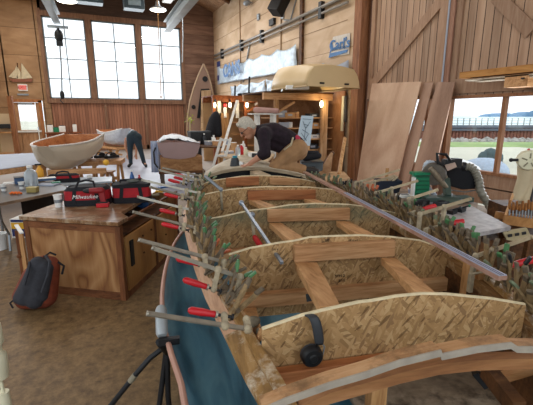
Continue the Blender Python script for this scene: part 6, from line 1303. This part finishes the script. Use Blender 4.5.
# slotted board
P = [at_d(503, 232, 2.7), at_d(527, 228, 2.75), at_d(531, 236, 2.7), at_d(520, 242, 2.65), at_d(507, 240, 2.65)]
t = thing('slotted_board', 'pale board with two rows of slots below the chisel rack', 'board', P[0]); B = MB(); B.prism(P, camy*.02); mk('board', B, plain('pale_khaki_board', 'a79a78', .6, 0, .15, 10), t)
B = MB(); [B.beam(at_d(508+7*k, 236-1.2*k, 2.66), at_d(512+7*k, 235.2-1.2*k, 2.66), .008, .02) for k in range(3)]; mk('slot_marks', B, BLACK, t)
B = MB(); B.beam(P[4]+camy*.02, V((P[4].x, P[4].y+.05, 0)), .03, .03, up=(1, 0, 0)); B.beam(P[2]+camy*.02, V((P[2].x, P[2].y+.05, 0)), .03, .03, up=(1, 0, 0)); mk('leg', B, DARKW, t)
# plant by the canoe
c = at_d(190, 133, 16.5); t = thing('potted_plant', 'yellow-green leafy plant before the upright canoe', 'plant', V((c.x, c.y, 0)))
B = MB(); B.lathe([(.13, 0), (.16, .55), (.001, .5)], V((c.x, c.y, 0)), n=14); mk('pot', B, plain('brown_pot', '6b5a4e', .6), t); B = MB(); B.tube([V((c.x, c.y, .5)), at_d(190, 124, 16.5), at_d(190.5, 117, 16.5)], .03, 6); mk('stem', B, plain('pale_stem', 'b9ac86', .7), t)
B = MB(); r3 = random.Random(2); tip = at_d(190.5, 118, 16.5)
for k in range(36):
    d = V((r3.gauss(0, 1), r3.gauss(0, 1), r3.gauss(0, .9))).normalized(); q = tip+d*r3.uniform(.08, .28); e = q+V((r3.uniform(-.1, .1), r3.uniform(-.1, .1), r3.uniform(-.12, .08))); s = d.cross(V((0, 0, 1))).normalized()*.035; B.add([q, (q+e)/2+s, e, (q+e)/2-s], [(0, 1, 2, 3)])
mk('foliage', B, plain('yellow_green_leaf', '9aa53c', .6, 0, .3, 20), t)
# small things near the workbench right rear (clamps and parts lying on the top)
for k, (px, py, s, m, nm, lab) in enumerate(((160, 192, (.09, .06, .02), YEL, 'tape_measure', 'yellow tape measure on the rear right of the workbench'), (150, 196, (.2, .03, .02), DUSTY, 'wood_stick', 'dusty stick on the workbench top right of the open tote'), (163, 188, (.18, .05, .02), BLUE, 'blue_scraper', 'blue scraper at the far right corner of the workbench'))):
    c = at_z(px, py, .726); B = MB(); B.box(c+V((0, 0, s[2]/2)), s, RZ(.5*k-.6)); one(nm, lab, 'tool', B, m, bevel=.003)
for k, (px, py, m, lab) in enumerate(((143, 208, BLUE, 'blue bundle inside the open top of the workbench'), (150, 204, PAPER, 'white paper bundle inside the open top of the workbench'))):
    c = at_z(px, py, .57); B = MB(); B.ball(c+V((0, 0, .04)), (.07, .06, .04), n=10, m=6); one('cloth_bundle', lab, 'cloth', B, m)
# ================================================================ PEOPLE
SKIN = plain('skin', 'b98468', .5, 0, .06, 10); HAIR = plain('grey_white_hair', 'bdb5a6', .8, 0, .2, 60, bump=.5)
U0 = 4.62
def J(px, py, du=0): return bp(*at_u(px, py, U0+du))
man = thing('person', 'white-haired person kneeling and bending over the foredeck, dark shirt, tan trousers', 'person', J(290, 172))
def hand(B, wrist, aim, side, spread, s=1.):
    aim = aim.normalized(); side = (side-aim*side.dot(aim)).normalized(); nrm = aim.cross(side)
    palm = wrist+aim*.05*s
    for k in (-1, 0, 1): B.capsule(wrist+side*.012*k, wrist+aim*.085*s+side*.026*k, .017, .015)
    for k, L in zip((-1.5, -.5, .5, 1.5), (.062, .075, .07, .055)):
        a = wrist+aim*.085*s+side*.019*k; b = a+aim*L*.5+side*.004*k-V((0, 0, .006)); c = b+aim*L*.4-V((0, 0, .022)); B.capsule(a, b, .0095, .009); B.capsule(b, c, .009, .0075)
    a = wrist+aim*.03+side*-.03; b = a+aim*.035-side*.028; c = b+aim*.03-side*.005-V((0, 0, .012)); B.capsule(a, b, .013, .011); B.capsule(b, c, .011, .009)
head = J(247, 127.5); back = bw(1, 0, 0); awy = bw(0, 1, 0)
B = MB()
Mh = Matrix.Rotation(-BOAT, 3, 'Z') @ Matrix.Rotation(-.75, 3, 'Y')      # face down and to the left
B.ball(head, (.098, .078, .112), Mh, 20, 14); jaw = head+Mh@V((-.035, 0, -.085)); B.ball(jaw, (.058, .055, .05), Mh, 14, 10)
B.capsule(head+Mh@V((-.095, 0, .01)), head+Mh@V((-.116, 0, -.03)), .010, .016)      # nose
B.ball(head+Mh@V((-.098, 0, -.075)), (.014, .028, .008), Mh)                           # lips
for s in (-1, 1): B.ball(head+Mh@V((.0, s*.078, -.015)), (.02, .012, .032), Mh)
B.capsule(head+Mh@V((.02, 0, -.06)), J(257, 131), .058, .062); B.capsule(J(257, 131), J(266, 133), .065, .09)
B.capsule(J(266, 134), J(282, 138), .11, .11); B.capsule(J(282, 138), J(297, 148), .11, .115)
sh, el, wr = {}, {}, {}
sh[-1], el[-1], wr[-1] = J(264, 134, -.17), J(265, 152, -.24), J(249, 164.5, -.2)
sh[1], el[1], wr[1] = J(262, 135, .17), J(266, 154, .2), J(251, 163, .08)
for s in (-1, 1): B.capsule(J(266, 133, s*.06), sh[s], .07, .06); B.capsule(sh[s], el[s], .05, .042); B.capsule(el[s], wr[s], .042, .028)
hp, kn, an, ft = {}, {}, {}, {}
for s in (-1, 1):
    hp[s] = J(297, 149, s*.09); kn[s] = J(275.5, 166, s*.13-.02); an[s] = J(303, 169.5, s*.11); ft[s] = J(313.5, 170.5, s*.12)
    B.capsule(hp[s], kn[s], .085, .06); B.capsule(kn[s], an[s], .055, .04); B.capsule(an[s], ft[s], .04, .03)
hand(B, wr[-1], J(241, 166.5, -.2)-wr[-1], awy, 1); hand(B, wr[1], J(243, 165.5, .05)-wr[1], -awy, 1)
body = mk('body', B, SKIN, man, remesh=.0075, smoothit=3)
B = MB(); B.ball(head+Mh@V((.018, 0, .028)), (.096, .088, .104), Mh, 20, 14); B.ball(head+Mh@V((.05, 0, -.03)), (.055, .075, .06), Mh); B.capsule(head+Mh@V((-.05, -.04, .09)), head+Mh@V((-.05, .04, .09)), .03, .03); mk('hair', B, HAIR, man, remesh=.01, smoothit=2)
B = MB()
for s in (-1, 1): g = head+Mh@V((-.1, s*.034, .0)); B.tube([g+Mh@V((0, .02*math.cos(a), .016*math.sin(a))) for a in [i*PI/5 for i in range(11)]], .0028, 5); B.tube([g+Mh@V((0, s*.02, .004)), head+Mh@V((-.01, s*.086, .0))], .0028, 5)
B.tube([head+Mh@V((-.104, -.014, .002)), head+Mh@V((-.104, .014, .002))], .0028, 5); mk('glasses', B, BLACK, man)
B = MB(); [B.ball(head+Mh@V((-.088, s*.033, .0)), .012, n=10, m=6) for s in (-1, 1)]; mk('eyes', B, plain('eye', '3b2a22', .3), man)
SHIRT = plain('dark_plaid_shirt', '21141d', .85, 0, .45, 22, bump=.3)
B = MB(); B.capsule(J(259, 131.5), J(266, 133), .082, .11); B.capsule(J(266, 134), J(274, 133.5), .13, .135); B.capsule(J(274, 134), J(284, 138), .135, .13); B.capsule(J(284, 138), J(296, 145.5), .13, .12)
B.capsule(J(268, 142), J(285, 148), .09, .08)
for s in (-1, 1): B.capsule(J(266, 134, s*.06), sh[s], .1, .085); B.capsule(sh[s], el[s], .078, .066); B.capsule(el[s], el[s].lerp(wr[s], .22), .064, .058)
mk('shirt', B, SHIRT, man, remesh=.011, smoothit=3)
B = MB(); B.capsule(J(295, 140.5, -.04), J(295.5, 141, .06), .075, .075); mk('undershirt', B, plain('crimson_cotton', 'b03048', .8), man, label='crimson undershirt showing at the waist')
TRO = plain('tan_canvas', '9c7650', .8, 0, .14, 14, bump=.4)
B = MB(); B.capsule(J(296, 146), J(298, 149), .12, .125); B.capsule(J(298, 149, -.06), J(298, 151, .06), .125, .125)
for s in (-1, 1): B.capsule(hp[s]+V((0, 0, 0)), J(286, 158, s*.12), .125, .105); B.capsule(J(286, 158, s*.12), kn[s], .105, .075); B.capsule(kn[s], J(291, 167, s*.12), .08, .078); B.capsule(J(291, 167, s*.12), an[s], .078, .06)
mk('trousers', B, TRO, man, remesh=.011, smoothit=3)
B = MB(); B.tube([J(293, 137.5, -.15), J(291, 145, -.17), J(284, 150, -.15)], .012, 6); mk('apron_string', B, plain('pale_string', 'b7a98c', .8), man)
for s in (-1, 1):
    B = MB(); B.capsule(J(306, 170, s*.12), J(314, 170.5, s*.12), .046, .04); B.ball(J(316, 171, s*.12), (.05, .045, .032)); mk('shoe', B, plain('dark_shoe', '2a2420', .6), man, remesh=.012, smoothit=2)
# tool in the hands
c = J(238, 166, -.12); t = thing('router', 'dark power tool with a teal cap held by the kneeling person', 'power tool', c-V((0, 0, .06)))
B = MB(); B.lathe([(.055, -.05), (.06, -.02), (.05, .03), (.04, .07), (.02, .075)], J(235, 164, -.12), n=18); mk('motor_body', B, DGREY, t); B = MB(); B.lathe([(.03, .07), (.03, .09), (.001, .095)], J(235, 163.5, -.12), n=14); mk('teal_cap', B, plain('teal_plastic', '2a8ba0', .4), t)
B = MB(); B.tube([J(239, 163.5, -.12), J(243, 164.5, -.14)], .03, 10); mk('grip', B, WHITE, t)
# second person bending at the back
D2 = 12.1
def K(px, py, dd=0): return at_d(px, py, D2+dd)
wmn = thing('person', 'person in dark jeans bending down with back to the camera, far left of centre', 'person', at_z(137, 166.5, 0))
B = MB(); hipc = K(134, 137.5); B.capsule(hipc, K(133, 134, .35), .14, .14); B.capsule(K(133, 134, .35), K(131, 139, .62), .14, .13); B.ball(K(130, 144, .78), (.09, .11, .12)); B.capsule(K(131, 141, .66), K(130, 143, .74), .06, .06)
for s, kk, aa in ((-1, (130, 150), (130.8, 163.5)), (1, (140.5, 150), (144, 162.5))):
    h_ = K(134+s*3.4, 139.5); B.capsule(h_, K(*kk), .09, .06); B.capsule(K(*kk), K(*aa), .058, .04); B.capsule(K(*aa), K(aa[0]+1.5*s, aa[1]+2.2, -.12), .04, .04)
    a_ = K(131+s*5, 139, .6); b_ = K(131+s*5.5, 147, .55); c_ = K(132+s*4, 154, .5); B.capsule(a_, b_, .05, .04); B.capsule(b_, c_, .04, .028); hand(B, c_, V((0, 0, -1)), camx, 1)
mk('body', B, SKIN, wmn, remesh=.013, smoothit=2)
JEAN = plain('dark_teal_denim', '26343d', .85, 0, .2, 12)
B = MB(); B.capsule(K(131.5, 137.5), K(137, 137.5), .155, .155); B.capsule(K(134, 136, .0), K(134, 134.5, .12), .16, .14)
for s, kk, aa in ((-1, (130, 150), (130.8, 163.5)), (1, (140.5, 150), (144, 162.5))): B.capsule(K(134+s*3.2, 139.5), K(*kk), .125, .085); B.capsule(K(*kk), K(*aa), .082, .062)
mk('jeans', B, JEAN, wmn, remesh=.018, smoothit=3)
B = MB(); B.capsule(K(134, 135, .15), K(133, 134.5, .35), .15, .15); B.capsule(K(133, 134.5, .35), K(131, 139, .62), .155, .15); mk('shirt', B, plain('pale_blue_shirt', '6f8596', .8, 0, .1, 8), wmn, remesh=.02, smoothit=3)
for s, aa in ((-1, (130.8, 163.5)), (1, (144, 162.5))): B = MB(); q = K(*aa); e = K(aa[0]+2*s, aa[1]+2.4, -.15); q.z = max(q.z, .06); e.z = .05; B.capsule(q, e, .055, .05); mk('shoe', B, BLACK, wmn, remesh=.02)
B = MB(); B.ball(K(130, 144.5, .8)+V((0, 0, -.01)), (.1, .12, .13)); mk('hair', B, plain('dark_hair', '2e2420', .8, 0, .2, 20), wmn)
# ================================================================ LIGHT AND CAMERA
sc = bpy.context.scene
w = bpy.data.worlds.new('sky'); sc.world = w; w.use_nodes = True; bg = w.node_tree.nodes['Background']
bg.inputs[0].default_value = (.86, .93, 1, 1); bg.inputs[1].default_value = 1.5
def area(name, loc, rot, sx, sy, e, col):
    l = bpy.data.lights.new(name, 'AREA'); l.shape = 'RECTANGLE'; l.size = sx; l.size_y = sy; l.energy = e; l.color = col
    o = bpy.data.objects.new(name, l); C.objects.link(o); o.location = loc; o.rotation_euler = rot; return o
k = 0
for y in (1.5, 5, 9, 13, 16.5):  # unseen tube fixtures added to brighten the shop, weaker near the camera
    for x in (-1.8, 3.6):
        z = 6.1
        B = MB(); B.box((x, y, z+.12), (.35, 2.4, .1)); B.tube([(x, y, z+.15), (x, y, zr-abs(RX-x)*sl-.02)], .012, 5)
        one('added_roof_light', 'added long tube light, unseen under the roof', 'lamp', B, WHITE, 'added unseen lights under the roof')
        area('added_fill_light', (x, y, z), (0, 0, 0), .3, 2.3, {1.5: 7, 5: 24, 9: 70, 13: 90, 16.5: 75}[y], (1, .96, .9))
# daylight entering by the windows
area('window_daylight', (1.65, BY-.25, 3.95), (-PI/2, 0, 0), 5.6, 3.2, 230, (.88, .94, 1))
area('window_daylight', (WX-.2, 3.4, 1.3), (0, PI/2, 0), 1.2, 3.2, 45, (.86, .93, 1))
cam = bpy.data.cameras.new('camera'); co = bpy.data.objects.new('camera', cam); C.objects.link(co); sc.camera = co
cam.sensor_width = 36; cam.lens = FOC/533*36; cam.clip_end = 5000; cam.clip_start = .02
co.location = (0, 0, EYE); co.rotation_euler = (PI/2-PITCH, 0, -YAW)
sc.view_settings.view_transform = 'Standard'; sc.view_settings.look = 'None'; sc.view_settings.gamma = 1; sc.view_settings.use_curve_mapping = False
sc.view_settings.exposure = .22
